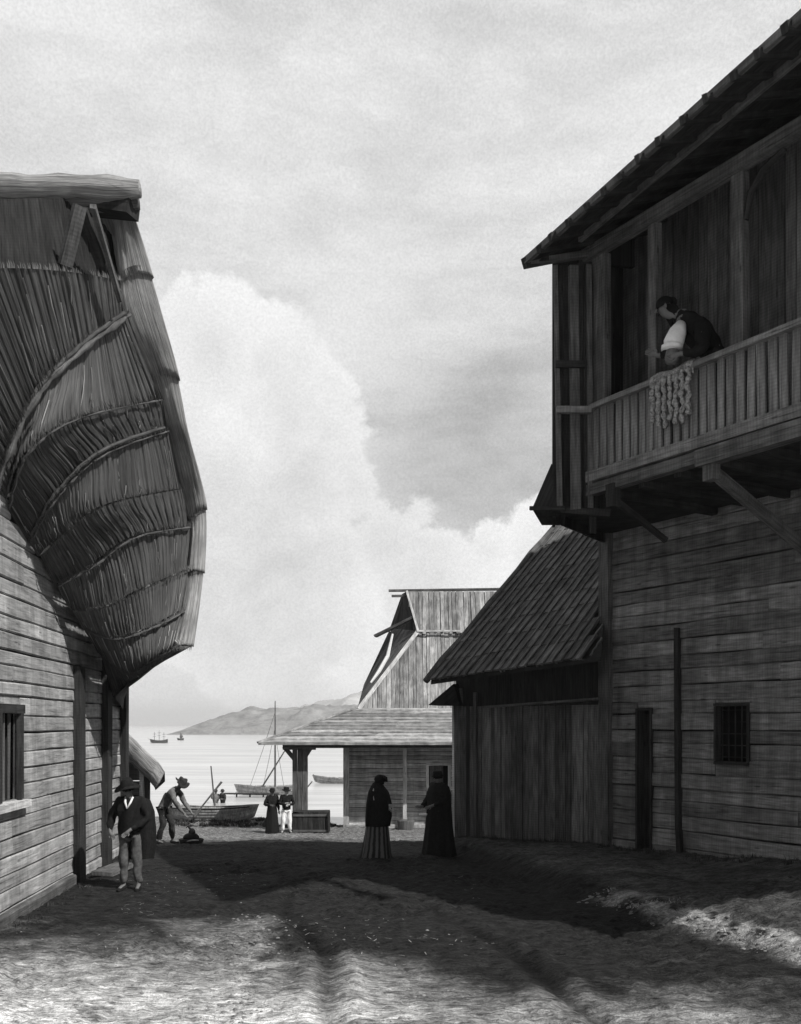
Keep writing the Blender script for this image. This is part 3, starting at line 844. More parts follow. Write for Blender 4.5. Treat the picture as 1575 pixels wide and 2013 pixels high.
# gallery plan: front plane, wedge bay at the far end
zfl = zf + .42                   # walking level
BT = Vector((2.47, 15.62)); BB = Vector((2.66, 16.95))
L = 8.6
near = FF.p(L, 0).xy; nearw = RF.p(0, 0).xy
def slab(mb, poly, z0, z1):
    b = len(mb.v); n = len(poly)
    for z in (z0, z1): mb.v += [Vector((p[0], p[1], z)) for p in poly]
    mb.quad(tuple(range(b, b + n)), [(p[0], p[1]) for p in poly])
    mb.quad(tuple(range(b + n, b + 2 * n))[::-1], [(p[0], p[1]) for p in poly][::-1])
    for i in range(n):
        j = (i + 1) % n; L_ = (Vector(poly[j]) - Vector(poly[i])).length
        mb.quad((b + i, b + j, b + n + j, b + n + i), [(0, 0), (L_, 0), (L_, z1 - z0), (0, z1 - z0)])
zb = at(1100, 1004, 15.62).z
mb = MB()
slab(mb, [FC + Rn * -.05, BT + Vector((.1, .05)), BB, RC + Vector((-.05, .05)), (near - Rn * 2.6), near + Rn * -.05], zf + .02, zf + .3)
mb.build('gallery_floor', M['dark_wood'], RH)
# floor joists below, running out from the wall
for k in range(12):
    u = .35 + k * .72; mb = MB(); mb.beam(FF.p(u, zf - .02, -.06), FF.p(u, zf - .02, -2.55), .12, .16, jit=.01); mb.build('joist', M['dark_wood'], RH)
# sill beams
zr_t = fz(FF, 1160, 800); zb_b = fz(FF, 1193, 922)
mb = MB(); mb.beam(FF.p(-.02, zb_b - .06, .03), FF.p(L, zb_b - .06, .03), .12, .17, jit=.01); mb.build('sill_beam', M['rail_wood'], RH)
mb = MB(); mb.beam(FF.p(-.02, zb_b - .25, -.03), FF.p(L, zb_b - .25, -.03), .12, .14, jit=.006); mb.build('fascia_board', M['dark_wood'], RH)
uS = fpx(FF, 1396)
mb = MB(); mb.beam(FF.p(-.02, zf + .06, .0), FF.p(uS, zf + .06, .0), .16, .17, jit=.01); mb.build('edge_beam', M['mid_wood'], RH)
mb = MB(); mb.beam(FF.p(uS - .1, zf + .0, .1), FF.p(L, zf + .0, .1), .2, .22, jit=.01); mb.build('edge_beam', M['mid_wood'], RH)
# brackets and braces
for px in (1404, 1600, 1210):
    u = fpx(FF, px); mb = MB()
    mb.beam(FF.p(u, zf + .05, .05), FF.p(u, zf - .32, .05), .16, .16, up=(Rd.x, Rd.y, 0), jit=.01); mb.build('bracket', M['mid_wood'] if px != 1210 else M['dark_wood'], RH)
    mb = MB(); near_ = px != 1210; mb.beam(FF.p(u + .02, zf - .22, .0), FF.p(u + .02, zf - (1.35 if near_ else .72), -2.58 if near_ else -1.1), .15 if near_ else .08, .13 if near_ else .08, jit=.01); mb.build('brace', M['mid_wood'] if near_ else M['roofing_dark'], RH)
mb = MB(); mb.beam(at(1166, 1010, 16.1), at(1166, 1048, 16.1), .1, .1, jit=.01); mb.build('bracket', M['dark_wood'], RH)
# handrail
mb = MB(); mb.beam(FF.p(-.02, zr_t - .04, .03), FF.p(L, zr_t - .04, .03), .15, .085, jit=.006); mb.build('handrail', M['rail_wood'], RH)
# balusters
bal = MB(); bal.hexa([(-.055, -.015, 0), (.055, -.015, 0), (.055, .015, 0), (-.055, .015, 0), (-.055, -.015, 1), (.055, -.015, 1), (.055, .015, 1), (-.055, .015, 1)])
bme = bal.mesh('baluster', M['rail_wood'])
H = zr_t - .1 - zb_b
ang = math.atan2(Rd.y, Rd.x)
u = .14; k = 0
while u < L - .1 and k < 60:
    mb = MB(); wdt = random.uniform(.105, .135); lean = random.uniform(-.018, .018)
    a = u - wdt / 2; b_ = u + wdt / 2; t_ = random.uniform(-.006, .006)
    mb.hexa([FF.p(a, zb_b + .02, -.02 + t_), FF.p(b_, zb_b + .02, -.02 + t_), FF.p(b_, zb_b + .02, .015 + t_), FF.p(a, zb_b + .02, .015 + t_),
             FF.p(a + lean, zr_t - .08, -.02 + t_), FF.p(b_ + lean, zr_t - .08, -.02 + t_), FF.p(b_ + lean, zr_t - .08, .015 + t_), FF.p(a + lean, zr_t - .08, .015 + t_)])
    mb.build('baluster', M['rail_wood'], RH)
    u += random.uniform(.150, .186); k += 1
# eave beam and posts
ze = fz(FF, 1160, 500)
mb = MB(); mb.beam(FF.p(-.1, ze - .0, 0), FF.p(L, ze - .0, 0), .16, .2, jit=.01); mb.build('eave_beam', M['mid_wood'], RH)
for (pa, pb) in ((1164, 1188), (1273, 1288), (1436, 1459), (1720, 1745)):
    ua, ub = fpx(FF, pa), fpx(FF, pb); um = (ua + ub) / 2; mb = MB()
    mb.beam(FF.p(um, zb_b, -.08), FF.p(um, ze - .08, -.08), .13, max(.13, ub - ua), up=(Rd.x, Rd.y, 0), jit=.008); mb.build('gallery_post', M['mid_wood'], RH)
ub = fpx(FF, 1459)
mb = MB(); mb.log([FF.p(ub, ze - .75, -.08), FF.p(ub + .08, ze - .42, -.08), FF.p(ub + .28, ze - .2, -.08), FF.p(ub + .62, ze - .1, -.08)], [.04, .05, .05, .04], 6); mb.build('arch_brace', M['dark_wood'], RH)
# inner wall of the gallery
IF = Frame(FC - Rn * 1.15, Rd, Rn)
mb = MB(); vboards(mb, IF, -.9, L, zf + .3, ze + .9, .2, -.05, 0, .014); mb.build('gallery_wall', M['gallery_boards'], RH)
mb = MB()
for (c_, d_) in ((IF.p(-.5, 0, -.05), FF.p(-.02, 0, -.1)),):
    cf = Frame(c_.xy, (d_ - c_).xy, -Rd); vboards(mb, cf, 0, (d_ - c_).length, zf + .3, ze + .75, .2, -.04, 0)
mb.build('gallery_end_wall', M['dark_wood'], RH)
# wedge bay: face towards the street mouth
bayf = Frame(BT, FC - BT, Vector((0, -1))); bl = (FC - BT).length
zbt = at(1100, 518, 15.6).z
mb = MB()
vboards(mb, bayf, 0.0, bl + .16, zb, zbt - .02, .13, -.05, 0, .03)
mb.hexa([bayf.p(-.0, zb, -.12), bayf.p(bl + .35, zb, -.12), bayf.p(bl + .35, zb, -.06), bayf.p(-.0, zb, -.06), bayf.p(-.0, zbt + .12, -.12), bayf.p(bl + .35, zbt + .12, -.12), bayf.p(bl + .35, zbt + .12, -.06), bayf.p(-.0, zbt + .12, -.06)])
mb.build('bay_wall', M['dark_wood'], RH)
bs = Frame(BT, BB - BT, Vector((-1, .1)))
mb = MB(); vboards(mb, bs, 0.0, (BB - BT).length, zb, zbt, .2, -.05, 0, .01); 
bs2 = Frame(BB, RC - BB, Vector((-1, .6))); vboards(mb, bs2, 0, (RC - BB).length, zb + .1, zbt + .3, .22, -.05, 0, .01)
mb.build('bay_side_wall', M['dark_wood'], RH)
for (pa, w_) in ((1128, .16), (1092, .07), (1158, .08)):
    mb = MB(); mb.beam(at(pa, 522, 15.53), at(pa + (4 if pa == 1128 else 8 if pa == 1092 else 2), 1002, 15.53), w_, .08, up=(0, 1, 0), jit=.012); mb.build('bay_post', M['mid_wood'], RH)
mb = MB(); mb.beam(at(1094, 806, 15.46), at(1162, 806, 15.46), .1, .10, jit=.006); mb.build('bay_rail', M['rail_wood'], RH)
mb = MB(); mb.beam(at(1092, 716, 15.46), at(1150, 716, 15.46), .06, .10, jit=.006); mb.build('bay_rail', M['dark_wood'], RH)
mb = MB(); mb.beam(at(1103, 1003, 15.6), at(1200, 1010, 15.5), .14, .10, jit=.01); mb.build('bay_sill', M['dark_wood'], RH)
# little pent roof on the far side of the bay
mb = MB()
a0, a1 = at(1046, 1000, 15.7), at(1112, 1000, 15.5); b0, b1 = at(1084, 912, 15.75), at(1100, 914, 15.55)
a2 = a0 + Vector((.35, 1.3, 0)); b2 = b0 + Vector((.3, 1.3, 0)); dn = Vector((0, 0, -.05))
mb.hexa([a0, a1, b1, b0, a2, a2 + Vector((.4, 0, 0)), b2 + Vector((.2, 0, 0)), b2])
mb.beam(a0 + Vector((-.04, -.03, .0)), a1 + Vector((0, -.03, 0)), .06, .06)
mb.build('pent_roof', M['roofing_dark'], RH)

# main roof: outer eave drifts outwards towards the viewer
def solveY(px, D_):
    k = (px - CX) / F; return D_ / (.853 * k + .522)
TIP = at(1035, 519, 15.25)
Dn = 9.12; q = solveY(1575, Dn); E1 = at(1575, 42, q)
ed = (E1 - TIP); edl = ed.length; ed.normalize()
ENDL = 7.9
def epos(s): return TIP + ed * s
inw = Vector((.853, .522, 0))
SL = .40
def rpos(s, t): return epos(s) + inw * t + Vector((0, 0, SL * t))
mb = MB()
# roof boards, laid along the eave, lapped
t = 0
while t < 6.5:
    w_ = .30; nseg = 14; P = []
    for side in (0, 1):
        row = []
        for i in range(nseg + 1):
            s = ENDL * i / nseg; j = .012 * noise.noise(Vector((s * 2, t, side)))
            row.append(rpos(s, t + (w_ if side else 0)) + Vector((0, 0, (.07 if side == 0 else .05) + j)))
        P.append(row)
    lo = [[q_ + Vector((0, 0, -.04)) for q_ in r_] for r_ in P]
    b = len(mb.v)
    for i in range(nseg):
        mb.hexa([lo[0][i], lo[1][i], P[1][i], P[0][i], lo[0][i + 1], lo[1][i + 1], P[1][i + 1], P[0][i + 1]])
    t += .29
roof = mb.build('roof', M['roofing_dark'], RH)
mb = MB(); mb.beam(epos(-.02) + Vector((0, 0, .06)), epos(ENDL) + Vector((0, 0, .06)), .07, .10, jit=.008); mb.build('eave_board', M['mid_wood'], roof)
# rafters whose tails poke past the eave
s = .45; k = 0
for k in range(19):
    s = .42 + k * .40 + random.uniform(-.03, .03)
    mb = MB(); d_ = random.uniform(.06, .13)
    mb.beam(rpos(s, -d_) + Vector((0, 0, .03)), rpos(s, 3.4) + Vector((0, 0, -.03)), .085, .10, jit=.01)
    mb.build('rafter', M['dark_wood'], roof)
mb = MB(); mb.beam(rpos(.7, .55) + Vector((0, 0, -.05)), rpos(ENDL, .7) + Vector((0, 0, -.05)), .07, .08, jit=.01); mb.build('purlin', M['mid_wood'], roof)
# verge cap closing the far end of the roof, and the rest of the roof behind
mb = MB(); mb.beam(rpos(-.02, -.03) + Vector((0, 0, .03)), rpos(-.02, 6.4) + Vector((0, 0, .03)), .10, .16); mb.build('barge_board', M['dark_wood'], roof)
mb = MB(); mb.beam(at(1040, 516, 15.3), at(1180, 497, 15.62), .1, .09, jit=.006); mb.build('bay_eave_board', M['mid_wood'], RH)
mb = MB(); mb.hexa([rpos(0.05, .2) + Vector((0, 0, -.02)), rpos(0.05, 3) + Vector((0, 0, -.6)), rpos(0.05, 3) + Vector((0, 0, .02)), rpos(0.05, .25) + Vector((0, 0, .02)),
                    rpos(.12, .2) + Vector((0, 0, -.02)), rpos(.12, 3) + Vector((0, 0, -.6)), rpos(.12, 3) + Vector((0, 0, .02)), rpos(.12, .25) + Vector((0, 0, .02))])
mb.build('gable_infill', M['dark_wood'], RH)

# ------------------------------------------------------------------ BARN with shingled roof
BA = thing('barn', 'dark plank barn with a steep shingled roof beside the tall log house', 'barn', (2.6, 20.5, .1))
bd = Vector((.79, -.613)).normalized(); bn = Vector((-.613, -.79)).normalized()
BO = Vector((1.32, 21.2)); BFm = Frame(BO, bd, bn)
A0 = at(845, 1334, 20.3); ve = Vector((.632, .775, .77)); eu = Vector((.775, -.632, .085))
def barn(k, s, h=0): return A0 + eu * k + ve * s + Vector((-.43, -.52, .74)) * h
def pxof(p): return CX + F * p.x / p.y
rib = .20
zt_l = at(905, 1398, 21.2).z
mb = MB(); Lb = 3.36
vboards(mb, BFm, 0.25, Lb, -.15, lambda u: 3.35, .13, -.05, 0, .03, 0)
mb.build('plank_wall', M['shed_boards'], BA)
mb = MB(); mb.beam(at(948, 1391, 20.6), at(1178, 1374, 18.85), .06, .05, jit=.006); mb.build('lintel_beam', M['mid_wood'], BA)
mb = MB(); mb.beam(BFm.p(.0, -.15, .02), BFm.p(.0, 3.4, .02), .2, .2, up=(bd.x, bd.y, 0), jit=.01); mb.build('corner_post', M['mid_wood'], BA)
mb = MB(); mb.beam(BFm.p(-.10, -.1, .10), BFm.p(-.12, 3.35, .10), .06, .05, up=(bd.x, bd.y, 0), jit=.005); mb.build('lit_post_edge', M['pale_wood'], BA)  # pale strip added as the lit left edge of the post
mb = MB(); mb.beam(BFm.p(.42, -.1, .05), BFm.p(.42, 3.3, .05), .08, .08, up=(bd.x, bd.y, 0), jit=.008); mb.build('post', M['mid_wood'], BA)
mb = MB(); bs_ = Frame(BO, -bn, -bd); vboards(mb, bs_, .1, 6, -.6, lambda u: 3.5 + .5 * u, .2, -.05, 0, .02); mb.build('side_wall', M['dark_wood'], BA)
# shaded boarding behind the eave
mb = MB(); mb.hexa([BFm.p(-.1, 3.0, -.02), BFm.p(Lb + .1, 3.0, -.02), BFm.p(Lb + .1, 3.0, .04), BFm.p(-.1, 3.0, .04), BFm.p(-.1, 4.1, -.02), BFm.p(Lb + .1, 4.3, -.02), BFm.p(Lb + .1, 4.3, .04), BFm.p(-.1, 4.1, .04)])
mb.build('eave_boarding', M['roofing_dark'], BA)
# roof
mb = MB(); rmb = MB()
s_max = 6.1
for c in range(28):
    k0 = c * rib
    n = 11; ds = s_max / n
    for r in range(n):
        s0 = r * ds - .05 + (random.uniform(-.03, .03) if r else random.uniform(-.015, .015)); s1 = s0 + ds + .09
        p = barn(k0 + rib / 2, s0)
        pe = barn(k0 + rib, s0)
        if pxof(pe) > (1212 if pe.y > 19.9 else 1186) or (pe.y < 19.6 and pxof(barn(k0 + rib, s1)) > 1194): continue
        a_, b_ = k0 + .006, k0 + rib - .006; h0 = .022 + random.uniform(-.004, .008); h1 = .008
        mb.hexa([barn(a_, s0, h0 - .04), barn(b_, s0, h0 - .04), barn(b_, s0, h0), barn(a_, s0, h0), barn(a_, s1, h1 - .03), barn(b_, s1, h1 - .03), barn(b_, s1, h1), barn(a_, s1, h1)])
    send = s_max
    while send > .3 and pxof(barn(k0, send)) > 1190: send -= .1
    if pxof(barn(k0, 0)) < 1182:
        N = 9; pts = [barn(k0 + .012 * math.sin(i * 2 + c), -.06 + (send + .06) * i / (N - 1), .045) for i in range(N)]
        rmb.log(pts, .02, 6, .3)
roofb = mb.build('roof', M['shingle'], BA)
rmb.build('batten_ribs', M['shingle'], roofb, smooth=True)
# underlay, left verge board, eave boards
mb = MB()
C1 = barn(4.28, 0); 
poly = [barn(0, 0, -.06), barn(3.95, 0, -.06), barn(3.2, 1.6, -.06), barn(2.6, 3.2, -.06), barn(1.9, 5, -.06), barn(1.5, s_max, -.06), barn(0, s_max, -.06)]
b = len(mb.v); lo = [p + Vector((0, 0, -.08)) for p in poly]; mb.v += poly + lo; n = len(poly)
mb.quad(tuple(range(n)), [(0, 0)] * n); mb.quad(tuple(range(n, 2 * n))[::-1], [(0, 0)] * n)
for i in range(n): j = (i + 1) % n; mb.quad((i, j, n + j, n + i), [(0, 0)] * 4)
mb.build('roof_deck', M['roofing_dark'], roofb)
mb = MB(); mb.log([barn(-.03, -.08 + i * .6, .03 + .02 * math.sin(i * 2)) for i in range(10)] + [barn(-.03, s_max, .04)], .07, 8, .4); mb.build('verge_roll', M['mid_wood'], roofb, smooth=True)
mb = MB()
for i in range(26):   # ragged straw and shingle ends below the eave
    k_ = random.uniform(0, 3.6); p = barn(k_, -.02, 0); mb.beam(p, p + Vector((random.uniform(-.03, .03), -.03, -random.uniform(.02, .07))), .04, .012)
tag(mb.build('ragged_eave', M['shingle'], roofb), kind='stuff')
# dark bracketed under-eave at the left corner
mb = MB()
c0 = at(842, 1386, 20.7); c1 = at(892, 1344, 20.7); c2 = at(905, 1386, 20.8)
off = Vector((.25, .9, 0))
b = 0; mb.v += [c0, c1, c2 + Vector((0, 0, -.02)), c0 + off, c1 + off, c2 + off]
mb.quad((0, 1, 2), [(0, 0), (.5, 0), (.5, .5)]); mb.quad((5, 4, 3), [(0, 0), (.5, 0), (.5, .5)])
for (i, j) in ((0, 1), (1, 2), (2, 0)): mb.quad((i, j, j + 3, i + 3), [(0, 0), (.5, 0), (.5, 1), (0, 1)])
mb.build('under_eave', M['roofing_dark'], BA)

# ------------------------------------------------------------------ FAR HOUSE (hip-and-gable, porch)
FH = thing('porch_house', 'pale far house by the water with steep plank roof and open porch', 'house', (-1, 39, -1.4))
Y0 = 38.0; zg = -1.42
def rect_frame(px0, Y): p = at(px0, 1400, Y); return Frame((p.x, p.y), (1, 0), (0, -1))
wf = rect_frame(676, Y0); W = (1010 - 676) / F * Y0
X2u = lambda px: (px - 676) / F * Y0
ztop = at(700, 1466, Y0).z
mb = MB()
board_wall(mb, wf, .12, W, zg + .05, ztop + .3, .17, -.08, 0, [(X2u(838), X2u(886), zg - .1, at(0, 1500, Y0).z)], None, .012, .02, .012)
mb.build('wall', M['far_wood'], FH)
mb = MB()
for (a, b_, z0_) in ((.14, X2u(838), zg), (X2u(838), X2u(886), at(0, 1500, Y0).z), (X2u(886), W, zg)):
    mb.hexa([wf.p(a, z0_, -.4), wf.p(a, z0_, -.11), wf.p(a, ztop + .3, -.11), wf.p(a, ztop + .3, -.4), wf.p(b_, z0_, -.4), wf.p(b_, z0_, -.11), wf.p(b_, ztop + .3, -.11), wf.p(b_, ztop + .3, -.4)])
mb.build('inner_lining', M['roofing_dark'], FH)
mb = MB(); mb.beam(wf.p(.1, zg - .02, .02), wf.p(.1, ztop + .2, .02), .24, .22, up=(1, 0, 0), jit=.01); mb.build('corner_post', M['far_wood'], FH)
mb = MB(); mb.beam(wf.p(X2u(796), zg - .02, .35), wf.p(X2u(796), ztop, .35), .15, .15, up=(1, 0, 0), jit=.01); mb.build('porch_post', M['pale_wood'], FH)
mb = MB(); mb.beam(wf.p(.1, zg + .05, .08), wf.p(W, zg + .05, .08), .2, .14, jit=.01); mb.build('ground_beam', M['far_wood'], FH)
mb = MB(); wframe(mb, wf, X2u(838) + .1, X2u(886) - .1, zg + .2, at(0, 1500, Y0).z - .1, .1, .12, 0); dr = mb.build('doorway', M['far_wood'], FH)
mb = MB(); mb.beam(wf.p(X2u(830), .2, -.6), wf.p(X2u(900), .2, -.6), .3, 3.4); mb.build('dark_interior', M['black'], dr)
mb = MB(); ld = Frame(wf.p(X2u(840) + .1, 0, -.08).xy, (.9, .4), (0, -1)); vboards(mb, ld, 0, .6, zg + .1, at(0, 1504, Y0).z, .2); mb.build('door_leaf', M['mid_wood'], dr)
# side and back walls
mb = MB(); sf = Frame(wf.p(0, 0).xy, (0, 1), (-1, 0)); board_wall(mb, sf, 0, 4.5, zg, ztop + .3, .2, -.08, 0); mb.build('side_wall', M['far_wood'], FH)
# porch column with flared braces
cpx = 590; Yc = 36.9
mb = MB(); pc = at(cpx, 1470, Yc)
for dx in (-.2, .0, .2): mb.beam(Vector((pc.x + dx, Yc, zg - .1)), Vector((pc.x + dx, Yc, pc.z)), .185, .22, up=(0, 1, 0), jit=.015)
mb.build('porch_column', M['mid_wood'], FH)
mb = MB()
mb.beam(Vector((pc.x - .2, Yc, pc.z - .45)), Vector((pc.x - .62, Yc, pc.z + .05)), .16, .14, up=(0, 1, 0)); mb.beam(Vector((pc.x + .2, Yc, pc.z - .35)), Vector((pc.x + .45, Yc, pc.z + .05)), .14, .14, up=(0, 1, 0))
mb.beam(Vector((pc.x - .65, Yc, pc.z - .0)), Vector((pc.x + .6, Yc, pc.z - .0)), .2, .16)
mb.build('column_head', M['mid_wood'], FH)
# porch roof (hipped)
Ye = 36.2; Yt = 39.2
e0 = at(508, 1463, Ye); e1 = at(1010, 1463, Ye); t0 = at(705, 1393, Yt); t1 = at(1010, 1393, Yt)
mb = MB(); n = 11
for i in range(n):
    f0 = i / n; f1 = (i + 1) / n + .03
    a0 = e0.lerp(t0, f0); a1 = e1.lerp(t1, f0); b0 = e0.lerp(t0, min(1, f1)); b1 = e1.lerp(t1, min(1, f1))
    cuts = [0, random.uniform(.3, .6), 1]
    for q0, q1 in zip(cuts, cuts[1:]):
        up0 = Vector((0, 0, .07 + random.uniform(-.01, .02))); up1 = Vector((0, 0, .02)); dn = Vector((0, 0, -.03))
        A, B_ = a0.lerp(a1, q0), a0.lerp(a1, q1 - .002); C_, D_ = b0.lerp(b1, q0), b0.lerp(b1, q1 - .002)
        mb.hexa([A + dn, C_ + dn, C_ + up1, A + up0, B_ + dn, D_ + dn, D_ + up1, B_ + up0])
pr = mb.build('porch_roof', M['far_roofing'], FH)
# its left-hand hip falls away from us
hb = MB(); e2 = e0 + Vector((-.0, 8, 0)); t2 = t0 + Vector((0, 3, 0))
hb.hexa([e0, e2, t2, t0, e0 + Vector((0, 0, .05)), e2 + Vector((0, 0, .05)), t2 + Vector((0, 0, .05)), t0 + Vector((0, 0, .05))]); hb.build('porch_roof_hip', M['far_roofing'], FH)
mb = MB(); mb.beam(e0 + Vector((-.02, -.03, .06)), t0 + Vector((0, -.03, .09)), .12, .08); mb.build('hip_board', M['far_roofing'], FH)
mb = MB(); mb.beam(e0 + Vector((.9, .12, -.07)), e1 + Vector((0, .12, -.07)), .12, .16); mb.build('eave_beam', M['dark_wood'], FH)
mb = MB(); slab(mb, [(e0.x + .9, Ye + .2), (e1.x, Ye + .2), (e1.x, Yt + 1), (t0.x - .3, Yt + 1)], e0.z - .02, e0.z + .02); mb.build('porch_ceiling', M['dark_wood'], FH)
# steep main roof: lower part then gablet
Yr = 42.0
k0 = at(705, 1394, 39.2); k1 = at(822, 1241, 40.7); k2 = at(800, 1163, 41.6); k3 = at(1010, 1163, 41.6); k4 = at(1010, 1394, 39.2)
def left_edge(z):
    if z < k1.z: f = (z - k0.z) / (k1.z - k0.z); return k0.lerp(k1, f)
    f = (z - k1.z) / (k2.z - k1.z); return k1.lerp(k2, f)
def main_Y(z): return 39.2 + (41.6 - 39.2) * (z - k0.z) / (k2.z - k0.z)
mb = MB()
xr = k3.x; x = k0.x
zmax = k2.z
while x < xr:
    w_ = random.uniform(.12, .22)
    # vertical board from its lower end to the roof head, clipped by the hip and the gablet verge
    def zlow(x_):
        if x_ <= k1.x: return k0.z
        return k0.z
    xm = x + w_ / 2
    if xm < k1.x: f = (xm - k0.x) / (k1.x - k0.x); zt = k0.z + (k1.z - k0.z) * f
    else: zt = zmax
    pieces = [(k0.z, min(zt, k1.z))]
    if zt > k1.z or xm > k2.x: pieces.append((max(k1.z, k1.z if xm > k1.x else k1.z + (k2.z - k1.z) * (k1.x - xm) / (k1.x - k2.x)), zmax))
    for pi, (za, zb_) in enumerate(pieces):
        if zb_ - za < .1: continue
        if pi == 1 and xm < k2.x: continue
        ya = main_Y(za) - (.08 if pi else 0); yb = main_Y(zb_) - (.08 if pi else 0); j = random.uniform(-.03, .03); l_ = random.uniform(-.02, .02)
        if pi: za -= random.uniform(.0, .12)
        mb.hexa([(x, ya + j, za), (x + w_ - .012, ya + j, za), (x + w_ - .012, ya + j + .06, za), (x, ya + j + .06, za),
                 (x + l_, yb + j, zb_), (x + w_ - .012 + l_, yb + j, zb_), (x + w_ - .012 + l_, yb + j + .06, zb_), (x + l_, yb + j + .06, zb_)])
    x += w_
mr_ = mb.build('roof', M['far_roofing'], FH)
mb = MB(); off = Vector((0, .16, 0)); of2 = Vector((0, .3, 0))
mb.hexa([k0 + off, k4 + off, k4 + of2, k0 + of2, k1 + off, Vector((k4.x, k1.y, k1.z)) + off, Vector((k4.x, k1.y, k1.z)) + of2, k1 + of2])
mb.hexa([k1 + off, Vector((k4.x, k1.y, k1.z)) + off, Vector((k4.x, k1.y, k1.z)) + of2, k1 + of2, k2 + off, k3 + off, k3 + of2, k2 + of2])
mb.build('roof_lining', M['roofing_dark'], mr_)
mb = MB(); mb.beam(k0 + Vector((0, -.08, 0)), k1 + Vector((0, -.1, 0)), .16, .1, up=(0, 1, 0)); mb.build('hip_board', M['pale_wood'], FH)
mb = MB(); mb.beam(k1 + Vector((0, -.16, 0)), k2 + Vector((0, -.16, 0)), .09, .08, up=(0, 1, 0)); mb.build('barge_board', M['pale_wood'], FH)
mb = MB(); mb.beam(k1 + Vector((-.05, -.17, 0)), Vector((k3.x, k1.y - .17, k1.z)), .08, .07); mb.build('lap_board', M['pale_wood'], FH)
# hip end facing left, seen sharply foreshortened
h0 = at(718, 1345, 43.5); h1 = at(772, 1236, 43.0)
mb = MB()
for i in range(7):
    f0 = i / 7; f1 = (i + 1) / 7 - .02
    A, B_ = k0.lerp(h0, f0), k0.lerp(h0, f1); C_, D_ = k1.lerp(h1, f0), k1.lerp(h1, f1)
    ex = Vector((-.05, .02, .02))
    mb.hexa([A, B_, B_ + ex, A + ex, C_, D_, D_ + ex, C_ + ex])
mb.build('hip_end', M['mid_wood'], FH)
# gablet triangle: boards, barge, shelf
g2 = at(792, 1168, 42.8)
mb = MB()
for i in range(5):
    f0 = i / 5; f1 = (i + 1) / 5 - .03; A, B_ = k1.lerp(h1, f0), k1.lerp(h1, f1); C_ = k2.lerp(g2, f0); D_ = k2.lerp(g2, f1); ex = Vector((-.04, .02, 0))
    mb.hexa([A, B_, B_ + ex, A + ex, C_, D_, D_ + ex, C_ + ex])
mb.build('gablet', M['dark_wood'], FH)
mb = MB(); mb.beam(at(792, 1172, 42.4), at(768, 1240, 42.6), .13, .1, up=(0, 1, 0)); mb.beam(at(768, 1242, 42.6), at(723, 1338, 43.2), .15, .1, up=(0, 1, 0)); mb.build('barge_board', M['mid_wood'], FH)
mb = MB(); mb.log([at(772, 1246, 40.3), at(762, 1290, 40.2), at(745, 1320, 40.0), at(729, 1342, 39.8)], [.04, .08, .08, .04], 6); mb.build('lit_barge_strip', M['whitecloth'], FH)  # white strip painted in for the sunlit back barge
mb = MB(); mb.beam(at(738, 1251, 41.6), at(816, 1212, 41.0), .3, .1, up=(0, 0, 1), jit=.01); mb.build('gablet_shelf', M['mid_wood'], FH)
mb = MB(); mb.beam(at(764, 1161, 41.9), at(1015, 1158, 41.9), .16, .10, jit=.01); mb.build('ridge_board', M['mid_wood'], FH)
mb = MB(); mb.beam(at(770, 1172, 41.95), at(840, 1171, 41.95), .14, .10, jit=.01); mb.build('ridge_pole', M['mid_wood'], FH)
mb = MB(); mb.hexa([(k1.x - .1, 43.2, k0.z), (k3.x, 43.2, k0.z), (k3.x, 45, k0.z), (k1.x - .3, 45, k0.z), (k2.x, 41.9, k2.z - .1), (k3.x, 41.9, k2.z - .1), (k3.x, 42.0, k2.z - .1), (k2.x, 42.0, k2.z - .1)]); mb.build('rear_roof', M['far_roofing'], FH)

# stone trough at foot of the porch post
mb = MB(); p = at(798, 1626, 37.2)
mb.rings([((p.x, 37.2, zg - .05), .28, .22, .02, 3, 0), ((p.x, 37.2, zg + .3), .33, .25, .02, 3, 0), ((p.x, 37.2, zg + .36), .31, .23, .02, 3, 1), ((p.x, 37.2, zg + .34), .2, .15, .02, 3, 1), ((p.x, 37.2, zg + .2), .02, .02, .0, 3, 1)])
o = mb.build('tub', M['mid_wood'], None, smooth=True); tag(o, 'low wooden tub standing below the white porch post of the far house', 'tub')

# ------------------------------------------------------------------ LEFT HUT
HU = thing('thatched_hut', 'small thatched hut behind the leaning house, its eave pointing to the sea', 'hut', at(260, 1680, 26))
Yh_ = 26.0
mb = MB()
prof = [(200, 1405), (235, 1430), (262, 1452), (290, 1480), (312, 1500), (324, 1518)]
top_ = []; 
rows = []
for i in range(25):
    t_ = i / 24 * (len(prof) - 1); q = crl([Vector((p[0], p[1], 0)) for p in prof], t_)
    row = []
    for j in range(30):
        y = Yh_ + 4 * j / 29; p = at(q.x, q.y, Yh_); n_ = .05 * noise.noise(Vector((i * .6, j * .9, 0)))
        row.append(Vector((p.x - .30 * (y - Yh_), y, p.z + n_)))
    rows.append(row)
und = [[q_ + Vector((-.22, 0, -.48 - .10 * noise.noise(Vector((i * .5, j, 3))))) for j, q_ in enumerate(r_)] for i, r_ in enumerate(rows)]
loop = rows + [[(a + b_) / 2 + Vector((.12, 0, -.02)) for a, b_ in zip(rows[-1], und[-1])]] + und[::-1]
mb.grid(loop)
b = len(mb.v)
for i in range(24):
    mb.v += [rows[i][0], rows[i + 1][0], und[i + 1][0], und[i][0]]; mb.quad((b, b + 1, b + 2, b + 3), [(i * .1, 0), (i * .1 + .1, 0), (i * .1 + .1, .3), (i * .1, .3)]); b += 4
mb.build('thatched_roof', M['thatch_far'], HU, smooth=True, weld=True)
zg2 = -.75
